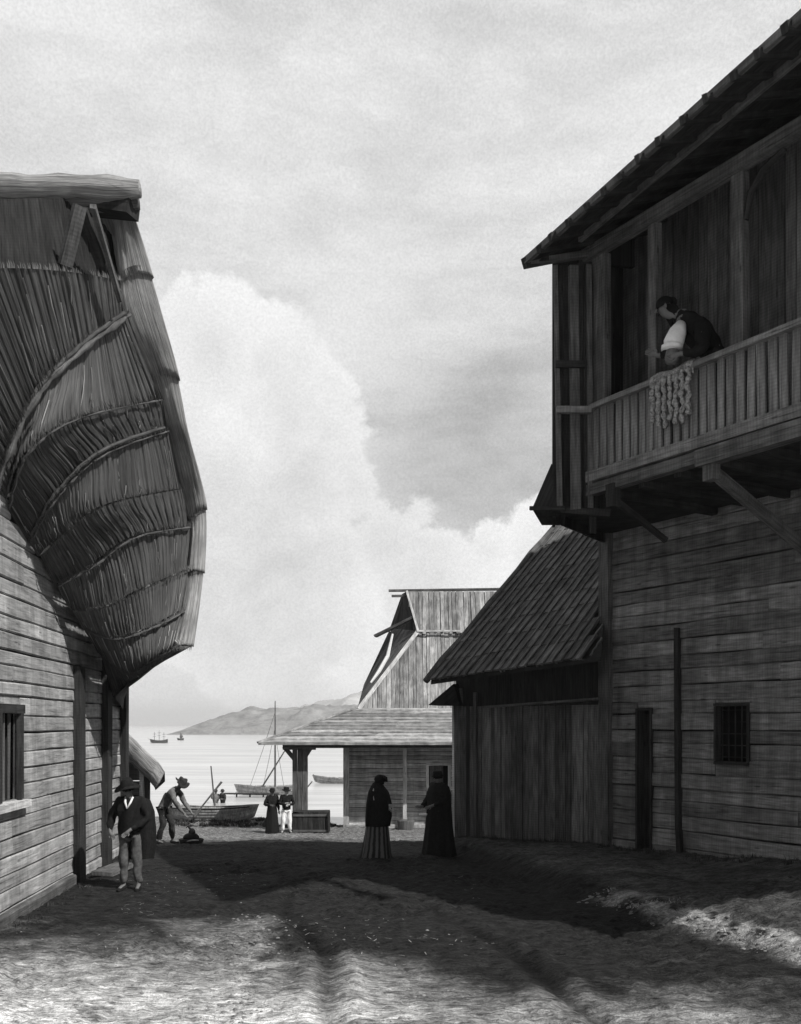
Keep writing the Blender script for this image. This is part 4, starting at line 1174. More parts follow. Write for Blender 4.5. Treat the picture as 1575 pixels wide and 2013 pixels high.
for (px, m_, w_) in ((279, 'pale_wood', .11), (289, 'mid_wood', .14)):  # lit left side and darker right side painted as two timbers
    p = at(px, 1500, 26.4 + (0 if px == 279 else .1)); mb = MB(); mb.beam((p.x, p.y, zg2), (p.x, p.y, p.z + .1), w_, w_, up=(0, 1, 0), jit=.01); mb.build('post', M[m_], HU)
p = at(200, 1500, 26.8); mb = MB(); hf = Frame((p.x, 26.8), (1, 0), (0, -1)); board_wall(mb, hf, 0, (274 - 200) / F * 26.8, zg2, 1.9, .25, -.08, 0); mb.build('wall', M['mid_wood'], HU)

# ------------------------------------------------------------------ BOATS
def hull(name, mat, parent, L_, W_, H_, nst=16, bow=.35, stern=.8, sheer=.15, rocker=.22):
    """local coords: x along, keel at z=0; clinker sides"""
    mb = MB(); ns = 6; th = .03
    for sgn in (-1, 1):
        prev = None
        for k in range(ns):
            P = []
            for f in (k / ns, (k + 1) / ns + .02):
                row = []
                for i in range(nst + 1):
                    x = i / nst; wx = math.sin(PI * min(1, (x * .5 / .5))) if False else min(1, (x / .35)) ** bow * min(1, ((1 - x) / .3)) ** (1 - stern) if x < 1 else 0
                    wx = (min(1, x / .4) ** .7) * (1 if x < .75 else (stern + (1 - stern) * (1 - (x - .75) / .25)))
                    if x == 0: wx = .03
                    zz = H_ * f + sheer * (abs(x - .5) * 2) ** 2 * f + rocker * (1 - f) * ((abs(x - .5) * 2) ** 3)
                    yy = W_ / 2 * wx * (.25 + .75 * (f ** .55)) + (th if f == k / ns else 0)
                    row.append(Vector(((x - .5) * L_ - (.18 * f * L_ * .3 if x < .05 else 0), sgn * yy, zz)))
                P.append(row)
            mb.grid([P[0], P[1]])
            mb.grid([[q - Vector((0, sgn * .02, 0)) for q in P[1]], [q - Vector((0, sgn * .02, 0)) for q in P[0]]])
    # transom
    x = L_ / 2; tr = [(W_ / 2 * stern * (.25 + .75 * f ** .55), H_ * f + sheer * f) for f in (0, .25, .5, .75, 1)]
    rows = [[Vector((x, -a, z)), Vector((x, a, z))] for a, z in tr]; mb.grid(rows)
    mb.grid([[Vector((-L_ / 2 * .9, -.12, .03)), Vector((-L_ / 2 * .9, .12, .03))], [Vector((L_ / 2, -W_ * .2, .03)), Vector((L_ / 2, W_ * .2, .03))]])
    return mb.build(name, mat, parent, local=True, fix=False)
# beached rowing boat
bz = at(420, 1620, 41).z
RB = thing('rowing_boat', 'open rowing boat of lapped planks pulled up on the bank', 'boat', (at(418, 1600, 40.6).x, 40.6, bz + .02), PI * .985)
RB.rotation_euler = (0, 0, PI + .08)
hull('hull', M['boat'], RB, 3.5, 1.25, .74, sheer=.12, rocker=.34)
RB.location.z = bz
for k in range(3):
    mb = MB(); mb.beam((-.9 + k * .9, -.5, .5), (-.9 + k * .9, .5, .5), .2, .03); mb.build('thwart', M['boat'], RB, local=True)
mb = MB()
for sgn in (-1, 1):
    mb.log([Vector(((x - .5) * 3.5, sgn * (1.25 / 2 * (min(1, x / .4) ** .7 if x > 0 else .03) * (1 if x < .75 else (.8 + .2 * (1 - (x - .75) / .25)))), .72 + .06 * (abs(x - .5) * 2) ** 2)) for x in [i / 14 for i in range(15)]], .028, 6)
mb.build('gunwale', M['dark_wood'], RB, local=True)
# oar and mooring pole
o = MB(); a = at(392, 1592, 39.9); b_ = at(436, 1537, 40.3); o.log([a, a.lerp(b_, .7), b_], [.035, .04, .05], 6)
d_ = (b_ - a).normalized(); o.beam(a - d_ * .35, a + d_ * .05, .13, .03, up=(0, 1, 0))
ob = o.build('oar', M['mid_wood']); tag(ob, 'long oar leaning out of the beached rowing boat', 'oar')
o = MB(); o.log([at(424, 1600, 43), at(420, 1560, 43), at(415, 1506, 43.1)], [.05, .045, .03], 6, .4)
ob = o.build('mooring_pole', M['mid_wood']); tag(ob, 'thin upright pole standing in the water behind the rowing boat', 'pole')

# sailing boat at anchor
Ys = 63.5; s_x = at(530, 1500, Ys).x
SB = thing('sailing_boat', 'single-masted boat at anchor with bare mast and slack rigging', 'boat', (s_x, Ys, WZ - .12))
hull('hull', M['boat'], SB, 4.2, 1.3, .68, sheer=.14)
def SBl(px, py, dy=0): p = at(px, py, Ys + dy); return p - Vector(SB.location)
mb = MB(); mb.log([SBl(541, 1556), SBl(541, 1470), SBl(541, 1378)], [.065, .055, .03], 6); mb.build('mast', M['mid_wood'], SB, local=True)
mb = MB(); mb.log([SBl(515, 1548), SBl(565, 1468)], [.06, .045], 6); mb.build('boom', M['mid_wood'], SB, local=True)
for (a, b_) in (((541, 1400), (492, 1545)), ((541, 1430), (518, 1545)), ((541, 1440), (558, 1545))):
    mb = MB(); p0, p1 = SBl(*a), SBl(*b_); mb.log([p0, p0.lerp(p1, .5) + Vector((0, 0, -.08)), p1], .014, 4); mb.build('shroud', M['rope'], SB, local=True)
mb = MB(); mb.log([SBl(470, 1543), SBl(490, 1562)], [.05, .06], 6); mb.build('stem_post', M['dark_wood'], SB, local=True)
mb = MB(); mb.log([SBl(474, 1547), SBl(460, 1563)], .015, 4); mb.build('anchor_rope', M['rope'], SB, local=True)
mb = MB(); mb.beam(SBl(596, 1558, .0), SBl(614, 1536, 0), .08, .05, up=(0, 1, 0)); mb.build('rudder', M['mid_wood'], SB, local=True)
# jetty plank
mb = MB(); Yj = 61.5; p0 = at(434, 1560, Yj); p1 = at(548, 1561, Yj); mb.beam(p0, p1, .5, .07, jit=.01)
J = tag(thing('jetty', 'narrow plank jetty just above the water beside the anchored boat', 'jetty', (p0.x, Yj, WZ)))
mb.build('deck', M['dark_wood'], J)
for k in range(5):
    q = p0.lerp(p1, .04 + k * .23); mb = MB(); mb.log([q + Vector((0, .1, .03)), Vector((q.x, q.y + .1, WZ - .4))], .05, 6); mb.build('pile', M['dark_wood'], J)
# second boat seen through the porch
Yb2 = 76; p = at(668, 1530, Yb2)
B2 = thing('moored_boat', 'low boat moored off the shore, seen through the open porch', 'boat', (p.x, Yb2, WZ - .1)); hull('hull', M['boat'], B2, 3.9, 1.2, .55, sheer=.2)
mb = MB(); mb.beam((-1.9, 0, .62), (-2.1, 0, .78), .1, .08); mb.build('stem_post', M['dark_wood'], B2, local=True)
# three-masted ship and a small far sail
Yk = 245; SH = thing('ship', 'three-masted ship lying far out in the bay near the headland', 'ship', (at(313, 1460, Yk).x, Yk, WZ - .1))
hull('hull', M['far_boat'], SH, 4.3, 1.2, .75, sheer=.35)
for k, (x, h_) in enumerate(((-1.2, 2.9), (0, 3.3), (1.2, 2.8))):
    mb = MB(); mb.log([(x, 0, .3), (x, 0, h_)], [.07, .04], 5)
    for z in (.5, .72): mb.log([(x - .42, 0, h_ * z + .3), (x + .42, 0, h_ * z + .3)], .035, 5)
    mb.build('mast', M['far_boat'], SH, local=True)
mb = MB(); mb.log([(-2.1, 0, .9), (-2.9, 0, 1.25)], [.06, .03], 5); mb.build('bowsprit', M['far_boat'], SH, local=True)
Yk = 290; SK = thing('skiff', 'tiny dark skiff with a furled sail, right of the three-masted ship', 'boat', (at(355, 1455, Yk).x, Yk, WZ - .1))
hull('hull', M['far_boat'], SK, 1.9, .8, .6, sheer=.2)
mb = MB(); mb.log([(0, 0, .2), (0, 0, 2.6)], [.08, .04], 5); mb.build('mast', M['far_boat'], SK, local=True)
mb = MB(); mb.log([(.1, 0, .7), (.25, 0, 1.3), (.1, 0, 2.2)], [.35, .5, .1], 7); mb.build('furled_sail', M['far_boat'], SK, local=True)

# crate under the porch
mb = MB(); c0 = at(612, 1624, 36.2); CR = thing('crate', 'dark slatted crate standing on the bank beside the porch column', 'crate', (c0.x, 36.2, zg - .02))
cw = 70 / F * 36.2; ch = .78
for (ya, yb) in ((-.3, -.3), (.3, .3)):
    for k in range(7):
        x = -cw / 2 + cw * (k + .5) / 7; mb.beam((x, ya, 0), (x, ya, ch * random.uniform(.96, 1.04)), cw / 7 - .012, .03, up=(0, 1, 0))
for sx_ in (-1, 1):
    for k in range(3): mb.beam((sx_ * cw / 2, -.28 + .28 * k, 0), (sx_ * cw / 2, -.28 + .28 * k, ch), .03, .26, up=(0, 1, 0))
mb.build('sides', M['dark_wood'], CR, local=True)
mb = MB()
for k in range(3): mb.beam((-cw / 2 - .02, -.2 + .2 * k, ch + .03), (cw / 2 + .02, -.2 + .2 * k, ch + .03), .19, .03, jit=.01)
mb.build('lid', M['dark_wood'], CR, local=True)
mb = MB()
for z in (.1, ch - .1): mb.beam((-cw / 2, -.33, z), (cw / 2, -.33, z), .03, .08)
mb.build('band', M['mid_wood'], CR, local=True)

# ------------------------------------------------------------------ PEOPLE
def crumple(me, amp, f):
    for v in me.vertices:
        p = v.co; n_ = noise.noise(Vector((p.x * f, p.y * f, p.z * f * .45))) + .5 * noise.noise(p * f * 2.3)
        v.co = p + v.normal * amp * n_
def skinmesh(nodes, edges, radii, root=0, sub=1):
    me = bpy.data.meshes.new('tmp'); me.from_pydata([tuple(n) for n in nodes], edges, []); me.update()
    o = bpy.data.objects.new('tmp', me); COL.objects.link(o)
    md = o.modifiers.new('s', 'SKIN'); md.use_smooth_shade = True
    if not me.skin_vertices: me.attributes
    sv = me.skin_vertices[0].data if len(me.skin_vertices) else None
    if sv is None:
        bpy.context.view_layer.update()
        bpy.context.view_layer.objects.active = o
        bpy.ops.mesh.customdata_skin_add(); sv = me.skin_vertices[0].data
    for i, r in enumerate(radii):
        r = r if isinstance(r, (tuple, list)) else (r, r)
        sv[i].radius = r; sv[i].use_root = (i == root)
    s2 = o.modifiers.new('u', 'SUBSURF'); s2.levels = sub; s2.render_levels = sub
    dg = bpy.context.evaluated_depsgraph_get(); dg.update()
    res = bpy.data.meshes.new_from_object(o.evaluated_get(dg))
    bpy.data.objects.remove(o); bpy.data.meshes.remove(me)
    return res
def chain(*pts): return [Vector(p) for p in pts]

def person(label, cat, loc, rz, J, wear, scale=1., skin='skin', group=None):
    """J: joints in local coords, facing -Y. wear: list of (kind, material, options)"""
    root = thing('person', label, cat, loc, rz, group); root.scale = (scale,) * 3
    g = lambda k: Vector(J[k])
    N = []; E = []; R = []
    def add(p, r, par=None):
        N.append(Vector(p)); R.append(r)
        if par is not None: E.append((par, len(N) - 1))
        return len(N) - 1
    pel = add(g('pelvis'), (.13, .105)); sp = add(g('spine'), (.12, .095), pel); chst = add(g('chest'), (.135, .105), sp)
    nk = add(g('neck'), .055, chst); hd = g('head'); nkd = (hd - g('neck'))
    face = Vector(J.get('face', (0, -1, -.1))).normalized(); upv = Vector(J.get('up', (0, 0, 1))).normalized()
    jaw = add(hd - upv * .045 + face * .012, (.060, .062), nk); mid = add(hd + upv * .02, (.072, .085), jaw); topn = add(hd + upv * .09, (.058, .07), mid)
    for s in ('l', 'r'):
        sh = add(g('sh_' + s), .06, chst); el = add(g('el_' + s), .042, sh); wr = add(g('wr_' + s), .029, el)
        hdv = Vector(J.get('hand_' + s, (g('wr_' + s) - g('el_' + s)))).normalized()
        pm = add(g('wr_' + s) + hdv * .06, (.036, .02), wr)
        side = hdv.cross(Vector(J.get('palm_' + s, (0, -1, .01)))).normalized()
        pn = side.cross(hdv).normalized()
        for q, (off_, ln) in enumerate(((-.027, .068), (-.009, .078), (.009, .074), (.026, .058))):
            b0 = g('wr_' + s) + hdv * .095 + side * off_
            f1 = add(b0, .0095, pm); f2 = add(b0 + hdv * ln * .5 + pn * .008, .0085, f1); add(b0 + hdv * ln * .85 + pn * .03, .0075, f2)
        sg = 1 if s == 'l' else -1
        t1 = add(g('wr_' + s) + hdv * .045 + side * sg * .04, .011, pm); add(g('wr_' + s) + hdv * .085 + side * sg * .055 + pn * .015, .009, t1)
        hp = add(g('hip_' + s), .085, pel); kn = add(g('kn_' + s), .056, hp); an = add(g('an_' + s), .038, kn)
        add(g('toe_' + s), .033, an)
    body = MB(); me = skinmesh(N, E, R); body.merge(me); bpy.data.meshes.remove(me)
    # face details fused into the same mesh
    side = face.cross(upv).normalized()
    c = hd + upv * .02
    body.log([c + face * .07 + upv * .02, c + face * .104 - upv * .012, c + face * .085 - upv * .026], [.008, .014, .006], 6)
    for s in (-1, 1):
        body.ellipsoid(c + side * s * .074 - upv * .005, .012, .02, .03, 6, 4)
        body.mi = body.mi; body.cm = 1; body.ellipsoid(c + face * .077 + side * s * .03 + upv * .015, .010, .010, .008, 6, 4); body.cm = 0
    body.cm = 1; body.log([c + face * .080 + side * .022 - upv * .055, c + face * .088 - upv * .053, c + face * .080 - side * .022 - upv * .055], .005, 5); body.cm = 0
    body.build('body', [M[skin], M['hair']], root, smooth=True, local=True, fix=False)
    rot = Matrix((side, -face, upv)).transposed()      # local head frame: x side, y back, z up
    for (kind, mat, op) in wear:
        mb = MB(); sm = True
        if kind == 'jacket':
            n_ = []; e_ = []; r_ = []
            def ad(p, r, par=None):
                n_.append(Vector(p)); r_.append(r)
                if par is not None: e_.append((par, len(n_) - 1))
                return len(n_) - 1
            bl_ = op.get('bulk', 1.)
            low = g('pelvis') - (g('spine') - g('pelvis')) * op.get('drop', .3)
            a0 = ad(g('spine'), (.15 * bl_, .12 * bl_)); a1 = ad(g('pelvis'), (.155 * bl_, .125 * bl_), a0); a2 = ad(low, (.165 * bl_, .135 * bl_), a1)
            a3 = ad(g('chest'), (.16 * bl_, .125 * bl_), a0); ad(g('neck') - Vector((0, 0, .01)), .072, a3)
            for s in ('l', 'r'):
                b1 = ad(g('sh_' + s), .078 * bl_, a3); b2 = ad(g('el_' + s), .060 * bl_, b1)
                if op.get('sleeve', 1) == 1: ad(g('wr_' + s).lerp(g('el_' + s), .06), .045, b2)
            me = skinmesh(n_, e_, r_, sub=2); crumple(me, .028, 11); mb.merge(me); bpy.data.meshes.remove(me)
        elif kind == 'trousers':
            n_ = [g('pelvis')]; e_ = []; r_ = [(.14, .115)]
            for s in ('l', 'r'):
                i = len(n_); n_ += [g('hip_' + s) - Vector((0, 0, .03)), g('kn_' + s), g('an_' + s) + Vector((0, 0, .02))]; r_ += [.105, .078 * op.get('w', 1), .066 * op.get('w', 1)]
                e_ += [(0, i), (i, i + 1), (i + 1, i + 2)]
            me = skinmesh(n_, e_, r_, sub=2); crumple(me, .028, 11); mb.merge(me); bpy.data.meshes.remove(me)
        elif kind == 'shoe':
            for s in ('l', 'r'):
                mb = MB(); a = g('an_' + s); t_ = g('toe_' + s)
                mb.log([a + (a - t_) * .35 + Vector((0, 0, -.035)), a + Vector((0, 0, -.03)), a.lerp(t_, .6) + Vector((0, 0, -.02)), t_ + (t_ - a) * .25 + Vector((0, 0, -.01))], [.035, .05, .045, .028], 8)
                mb.build('shoe', M[mat], root, smooth=True, local=True)
            continue
        elif kind == 'hair':
            mb.ellipsoid(c + upv * .025 - face * .015, .088, .098, .092, 16, 10, rot, -.25)
            if op.get('bun'): mb.ellipsoid(c - face * .1 + upv * .03, .045, .045, .05, 10, 8, rot)
            if op.get('long'): mb.rings([(c - face * .04 - upv * .01, .09, .085, .03, 5, 0), (c - face * .06 - upv * .14, .10, .07, .05, 5, 1), (c - face * .05 - upv * .24, .08, .04, .05, 5, 2)], 18)
        elif kind == 'hat':
            br = op.get('brim', .17); hh = op.get('h', .12); up_ = op.get('turn', .0)
            tilt = op.get('tilt', 0); r2 = rot @ Matrix.Rotation(tilt, 3, 'X')
            pr_ = [(br, up_ - .012), (br * 1.02, up_), (.105, .004), (.100, .03), (.092, hh * .8), (.075, hh), (.03, hh + .01), (.001, hh - op.get('dent', .0))]
            mb.lathe(c + upv * .055, pr_, 24, r2, 1, 1.12, op.get('wob', .10)); mb.lathe(c + upv * .055, [(br, up_ - .012), (.09, -.014)], 24, r2, 1, 1.12, op.get('wob', .10))
        elif kind == 'rings':
            mb.rings(op['R'], 48)
            if op.get('inner', True): mb.rings([(Vector(c_), rx * .95, ry * .95, fo, nf, ph) for (c_, rx, ry, fo, nf, ph) in op['R'][::-1]], 48)
            mb.build(op['name'], M[mat], root, smooth=True, local=True, fix=False); continue
        elif kind == 'collar':
            z = g('neck'); f_ = -.135
            for s in (-1, 1): mb.log([z + Vector((s * .06, -.06, .015)), z + Vector((s * .045, f_ + .02, -.06)), z + Vector((0, f_ - .02, -.16))], [.016, .018, .01], 6)
        elif kind == 'mesh':
            op['fn'](mb)
            mb.build(op['name'], M[mat], root, smooth=op.get('smooth', True), local=True); continue
        mb.build({'collar': 'shirt_collar'}.get(kind, kind), M[mat], root, smooth=True, local=True, fix=False)
    return root
def stand(**o):
    J = dict(pelvis=(0, 0, .93), spine=(0, 0, 1.10), chest=(0, 0, 1.30), neck=(0, .0, 1.47), head=(0, -.02, 1.58), face=(0, -1, -.08), up=(0, -.08, 1),
             sh_l=(-.18, 0, 1.41), el_l=(-.25, .02, 1.13), wr_l=(-.24, -.08, .90), sh_r=(.18, 0, 1.41), el_r=(.25, .02, 1.13), wr_r=(.24, -.08, .90),
             hip_l=(-.10, 0, .88), kn_l=(-.11, -.02, .49), an_l=(-.12, .02, .08), toe_l=(-.14, -.13, .035),
             hip_r=(.10, 0, .88), kn_r=(.11, -.02, .49), an_r=(.12, .02, .08), toe_r=(.15, -.13, .035))
    J.update(o); return J
def place(px, py_feet, guess):
    """walk along the pixel column until the ground is where the feet are"""
    best = None; k = (px - CX) / F
    Y = guess
    return Vector((k * Y, Y, float(ground_z(k * Y, Y, True)) - .01))

# 1. man in hat and black jacket beside the left wall
p = place(257, 1740, 15.3)
J = stand(el_l=(-.33, .03, 1.16), wr_l=(-.30, -.10, .94), hand_l=(.5, -.2, -.6), el_r=(.30, .0, 1.15), wr_r=(.07, -.22, .98), hand_r=(-.6, -.3, -.6), head=(-.03, -.04, 1.57), face=(-.35, -1, -.28), up=(-.05, -.2, 1))
cl = [('rings', 'blackcloth', dict(name='cloak', R=[((.04, .03, 1.50), .10, .08, .02, 7, 0), ((.07, .06, 1.43), .22, .12, .03, 7, 0), ((.06, .08, 1.25), .28, .15, .06, 7, .3), ((.06, .09, 1.0), .29, .16, .10, 7, .8), ((.08, .10, .74), .27, .14, .12, 7, 1.1), ((.07, .10, .50), .24, .12, .14, 7, 1.3)]))]
person('man in a broad dark hat and black cloak standing by the left house wall', 'man', p, -.1, J,
       [('trousers', 'drabcloth', {}), ('jacket', 'blackcloth', dict(bulk=1.22, drop=.75)), ('shoe', 'blackcloth', {}), ('hair', 'hair', {}), ('collar', 'whitecloth', {}), ('hat', 'blackcloth', dict(brim=.19, h=.13, dent=.03, wob=.16))] + cl, 1.0, 'skin')
# 2. stooping man tending the basket
p = place(330, 1662, 23.6)
J = stand(pelvis=(0, .10, .90), spine=(0, .06, 1.07), chest=(0, -.10, 1.24), neck=(0, -.24, 1.36), head=(0, -.34, 1.44), face=(0, -.85, -.55), up=(0, -.5, .86),
          sh_l=(-.17, -.19, 1.30), el_l=(-.2, -.32, 1.02), wr_l=(-.14, -.50, .78), sh_r=(.17, -.19, 1.30), el_r=(.19, -.34, 1.03), wr_r=(.10, -.56, .80),
          kn_l=(-.12, .06, .48), an_l=(-.14, .18, .07), toe_l=(-.15, .04, .03), hip_l=(-.1, .10, .86), hip_r=(.1, .10, .86), kn_r=(.11, -.05, .49), an_r=(.12, -.06, .07), toe_r=(.13, -.20, .03))
person('stooping man in a peaked hat reaching down towards the bundle', 'man', p, math.radians(75), J,
       [('trousers', 'darkcloth', {}), ('jacket', 'greycloth', dict(bulk=1.12, drop=.5)), ('shoe', 'blackcloth', {}), ('hair', 'hair', {}), ('hat', 'darkcloth', dict(brim=.17, h=.11, wob=.35))], 1.0, 'skin')
# bundle
p = place(376, 1664, 23.4)
BK = thing('basket', 'low round basket with a dark knotted bundle in it on the ground', 'basket', p)
mb = MB(); mb.rings([((0, 0, -.03), .20, .17, .03, 9, 0), ((0, 0, .08), .27, .22, .03, 9, .5), ((0, 0, .17), .30, .25, .03, 9, 1), ((0, 0, .18), .27, .22, .03, 9, 1), ((0, 0, .06), .22, .18, .03, 9, 1), ((0, 0, .04), .01, .01, 0, 9, 1)], 36); mb.build('wickerwork', M['darkcloth'], BK, smooth=True, local=True)
mb = MB(); mb.ellipsoid((0, 0, .2), .2, .17, .12, 14, 8); mb.ellipsoid((.02, 0, .33), .085, .08, .10, 10, 8); mb.log([(.0, 0, .38), (-.08, 0, .48), (-.13, 0, .43)], [.03, .025, .01], 6); mb.build('bundle', M['blackcloth'], BK, smooth=True, local=True)
mb = MB(); mb.log([(-.05, -.24, .14), (.1, -.26, .17), (.22, -.2, .16)], [.012, .022, .012], 6); mb.build('strap', M['palecloth'], BK, smooth=True, local=True)
# 3/4. the pair on the bank
pair = 'two people talking on the bank'
p = place(535, 1646, 35.6); sB = 1.0
J = stand(el_l=(-.30, .02, 1.14), wr_l=(-.12, -.20, 1.12))
person('person all in black talking on the bank, left of the man in white trousers', 'person', p, .5, J,
       [('jacket', 'blackcloth', dict(bulk=1.2)), ('hair', 'hair', {}), ('hat', 'blackcloth', dict(brim=.13, h=.10, wob=.05)), ('shoe', 'blackcloth', {}),
        ('rings', 'blackcloth', dict(name='long_coat', R=[((0, 0, 1.12), .17, .14, .02, 6, 0), ((0, 0, .8), .22, .18, .04, 6, 0), ((0, 0, .4), .25, .21, .06, 6, .4), ((0, 0, .07), .27, .23, .08, 6, .7)]))], .97)
p = place(563, 1647, 35.6)
J = stand(el_l=(-.28, -.05, 1.14), wr_l=(-.05, -.2, 1.16), el_r=(.28, -.05, 1.14), wr_r=(.04, -.22, 1.10), face=(.5, -.8, -.1), an_l=(-.15, .02, .08), toe_l=(-.2, -.12, .035), kn_l=(-.13, -.02, .49), an_r=(.15, .02, .08), toe_r=(.19, -.12, .035), kn_r=(.13, -.02, .49))
person('man in a dark jacket and bright white trousers on the bank beside the porch column', 'man', p, .3, J,
       [('trousers', 'whitecloth', dict(w=1.12)), ('jacket', 'blackcloth', dict(bulk=1.15, drop=.2)), ('shoe', 'darkcloth', {}), ('hair', 'hair', {}), ('hat', 'blackcloth', dict(brim=.17, h=.11, wob=.1))], .97, 'skin_pale')
# 5. woman in shawl and striped skirt
p = place(742, 1688, 18.9)
J = stand(head=(.03, -.06, 1.52), neck=(0, -.01, 1.44), face=(.0, -.88, -.45), up=(0, -.42, .9), el_l=(-.22, -.06, 1.14), wr_l=(-.03, -.22, 1.08), el_r=(.22, -.06, 1.14), wr_r=(.04, -.24, 1.02), chest=(0, .0, 1.28), sh_l=(-.16, 0, 1.38), sh_r=(.16, 0, 1.38))
person('woman in a black head shawl and striped skirt with her head bowed', 'woman', p, math.radians(62), J,
       [('hair', 'hair', {'long': 1}),
        ('rings', 'skirt', dict(name='skirt', R=[((0, 0, 1.02), .15, .13, .02, 12, 0), ((0, 0, .85), .20, .19, .03, 12, 0), ((0, 0.01, .5), .24, .23, .05, 12, .2), ((0, .02, .2), .28, .27, .06, 12, .5), ((0, .03, .02), .31, .30, .07, 12, .7)])),
        ('rings', 'blackcloth', dict(name='shawl', R=[((0, -.00, 1.50), .075, .09, .02, 5, 0), ((0, 0, 1.43), .15, .13, .02, 5, .2), ((0, -.02, 1.32), .235, .19, .03, 5, .4), ((0, -.03, 1.1), .27, .24, .04, 5, .8), ((0, -.02, .85), .26, .25, .06, 5, 1.3), ((0, 0, .66), .25, .23, .08, 5, 1.7)])),
        ('mesh', 'blackcloth', dict(name='head_scarf', fn=lambda mb: (mb.ellipsoid((.03, -.035, 1.55), .10, .115, .115, 16, 10, Matrix.Rotation(.45, 3, 'X'), -.35), mb.log([(.03, -.11, 1.63), (.03, -.17, 1.59), (.03, -.2, 1.52)], [.03, .04, .015], 8)))),
        ('shoe', 'blackcloth', {})], 1.0, 'skin_pale')
# 6. figure in long black robe holding a bowl
p = place(862, 1676, 19.3)
J = stand(el_l=(-.27, -.02, 1.15), wr_l=(-.24, -.24, 1.00), hand_l=(.1, -1, .1), el_r=(.25, -.02, 1.15), wr_r=(.06, -.22, 1.04), head=(-.0, -.02, 1.56))
person('stout figure in a long black robe in front of the far doorway', 'person', p, math.radians(-50), J,
       [('jacket', 'blackcloth', dict(bulk=1.3)), ('hair', 'hair', {}), ('hat', 'blackcloth', dict(brim=.11, h=.10, wob=.02)),
        ('rings', 'blackcloth', dict(name='robe', R=[((0, 0, 1.50), .10, .09, .01, 8, 0), ((0, .02, 1.42), .24, .17, .02, 8, 0), ((0, .02, 1.25), .29, .21, .03, 8, .3), ((0, .02, 1.0), .27, .22, .04, 8, .6), ((0, .02, .6), .28, .26, .05, 8, .9), ((0, .02, .25), .32, .30, .06, 8, 1.1), ((0, .02, .02), .36, .33, .07, 8, 1.3)]))], .98, 'skin')
mb = MB(); q = at(832, 1603, 19.0); mb.lathe(q, [(.001, -.035), (.04, -.03), (.075, .0), (.085, .03), (.075, .03), (.03, -.01), (.001, -.015)], 16)
o = mb.build('bowl', M['whitecloth'], smooth=True); tag(o, 'small pale bowl held out by the figure in the black robe', 'bowl')
# 7/8. waders beyond the boat
for (px, hh, lab, mm) in ((424, .95, 'wader on the left, waist-deep in the water beyond the rowing boat', 'greycloth'), (438, 1.0, 'wader on the right, in darker clothes beside the end of the jetty', 'darkcloth')):
    Yw = 57.; q = at(px, 1580, Yw)
    J = stand(el_l=(-.3, -.1, 1.25), wr_l=(-.35, -.3, 1.35) if px < 430 else (-.1, -.3, 1.0), el_r=(.3, -.05, 1.15), wr_r=(.3, -.3, 1.2))
    person(lab, 'person', (q.x, Yw, WZ - .95), .6 if px < 430 else -.7, J, [('jacket', mm, dict(bulk=1.1)), ('trousers', 'darkcloth', {}), ('hair', 'hair', {}), ('shoe', 'darkcloth', {}), ('hat', 'darkcloth', dict(brim=.14, h=.1))], 1.0)

# 9. man leaning over the gallery rail
ur = fpx(FF, 1343); SCL = 1.38
zs = zr_t - 1.02 * SCL
foot = FF.p(ur, zf + .3, -.42)
dz = (zr_t + .02 - (zf + .3)) / SCL           # rail height in body units
rotz = math.atan2(Rn.x, -Rn.y) * 1.0          # facing outwards
h = dz
# joints relative to the feet; the elbow rests on the rail at height h, 0.3 ahead
J = stand(pelvis=(.10, .0, 1.0), spine=(.08, -.06, 1.17), chest=(.02, -.18, 1.31), neck=(-.11, -.26, 1.42), head=(-.22, -.33, 1.51), face=(-.60, -.72, -.30), up=(-.25, -.3, 1),
          hip_l=(0, 0, .92), hip_r=(.2, 0, .92), kn_l=(-.01, -.05, .5), kn_r=(.21, .05, .5), an_r=(.22, .1, .08), an_l=(-.02, .02, .08), toe_l=(-.04, -.13, .035), toe_r=(.25, -.05, .035),
          sh_l=(-.06, -.28, 1.34), el_l=(-.02, -.42, h + .16), wr_l=(-.13, -.52, h + .12), hand_l=(-.75, -.3, .5),
          sh_r=(.13, -.18, 1.27), el_r=(.27, -.30, h + .09), wr_r=(.14, -.50, h + .06), hand_r=(-1, -.3, -.1))
def sleeve(mb):
    a = Vector((.02, -.37, 1.24)); e = Vector((.0, -.46, h + .20))
    mb.log([a + Vector((0, .02, .03)), a.lerp(e, .25), a.lerp(e, .6), e.lerp(a, .1), e], [.05, .085, .095, .10, .085], 12, .1)
    mb.log([e + Vector((-.0, -.01, -.0)), e + Vector((.0, -.01, -.045))], [.108, .112], 12)
def forearm(mb):
    e = Vector((.0, -.46, h + .14)); mb.log([e, e + Vector((.0, -.01, -.07)), e + Vector((-.01, -.02, -.13))], [.07, .075, .05], 10)
pm = person('man in a dark waistcoat with one white sleeve leaning over the gallery rail', 'man', foot, rotz, J,
       [('trousers', 'darkcloth', {}), ('jacket', 'blackcloth', dict(bulk=1.06)), ('hair', 'hair', {'bun': 1, 'long': 1}), ('shoe', 'blackcloth', {}),
        ('mesh', 'whitecloth', dict(name='shirt_sleeve', fn=sleeve)), ('mesh', 'greycloth', dict(name='cuff', fn=forearm))], SCL, 'skin')

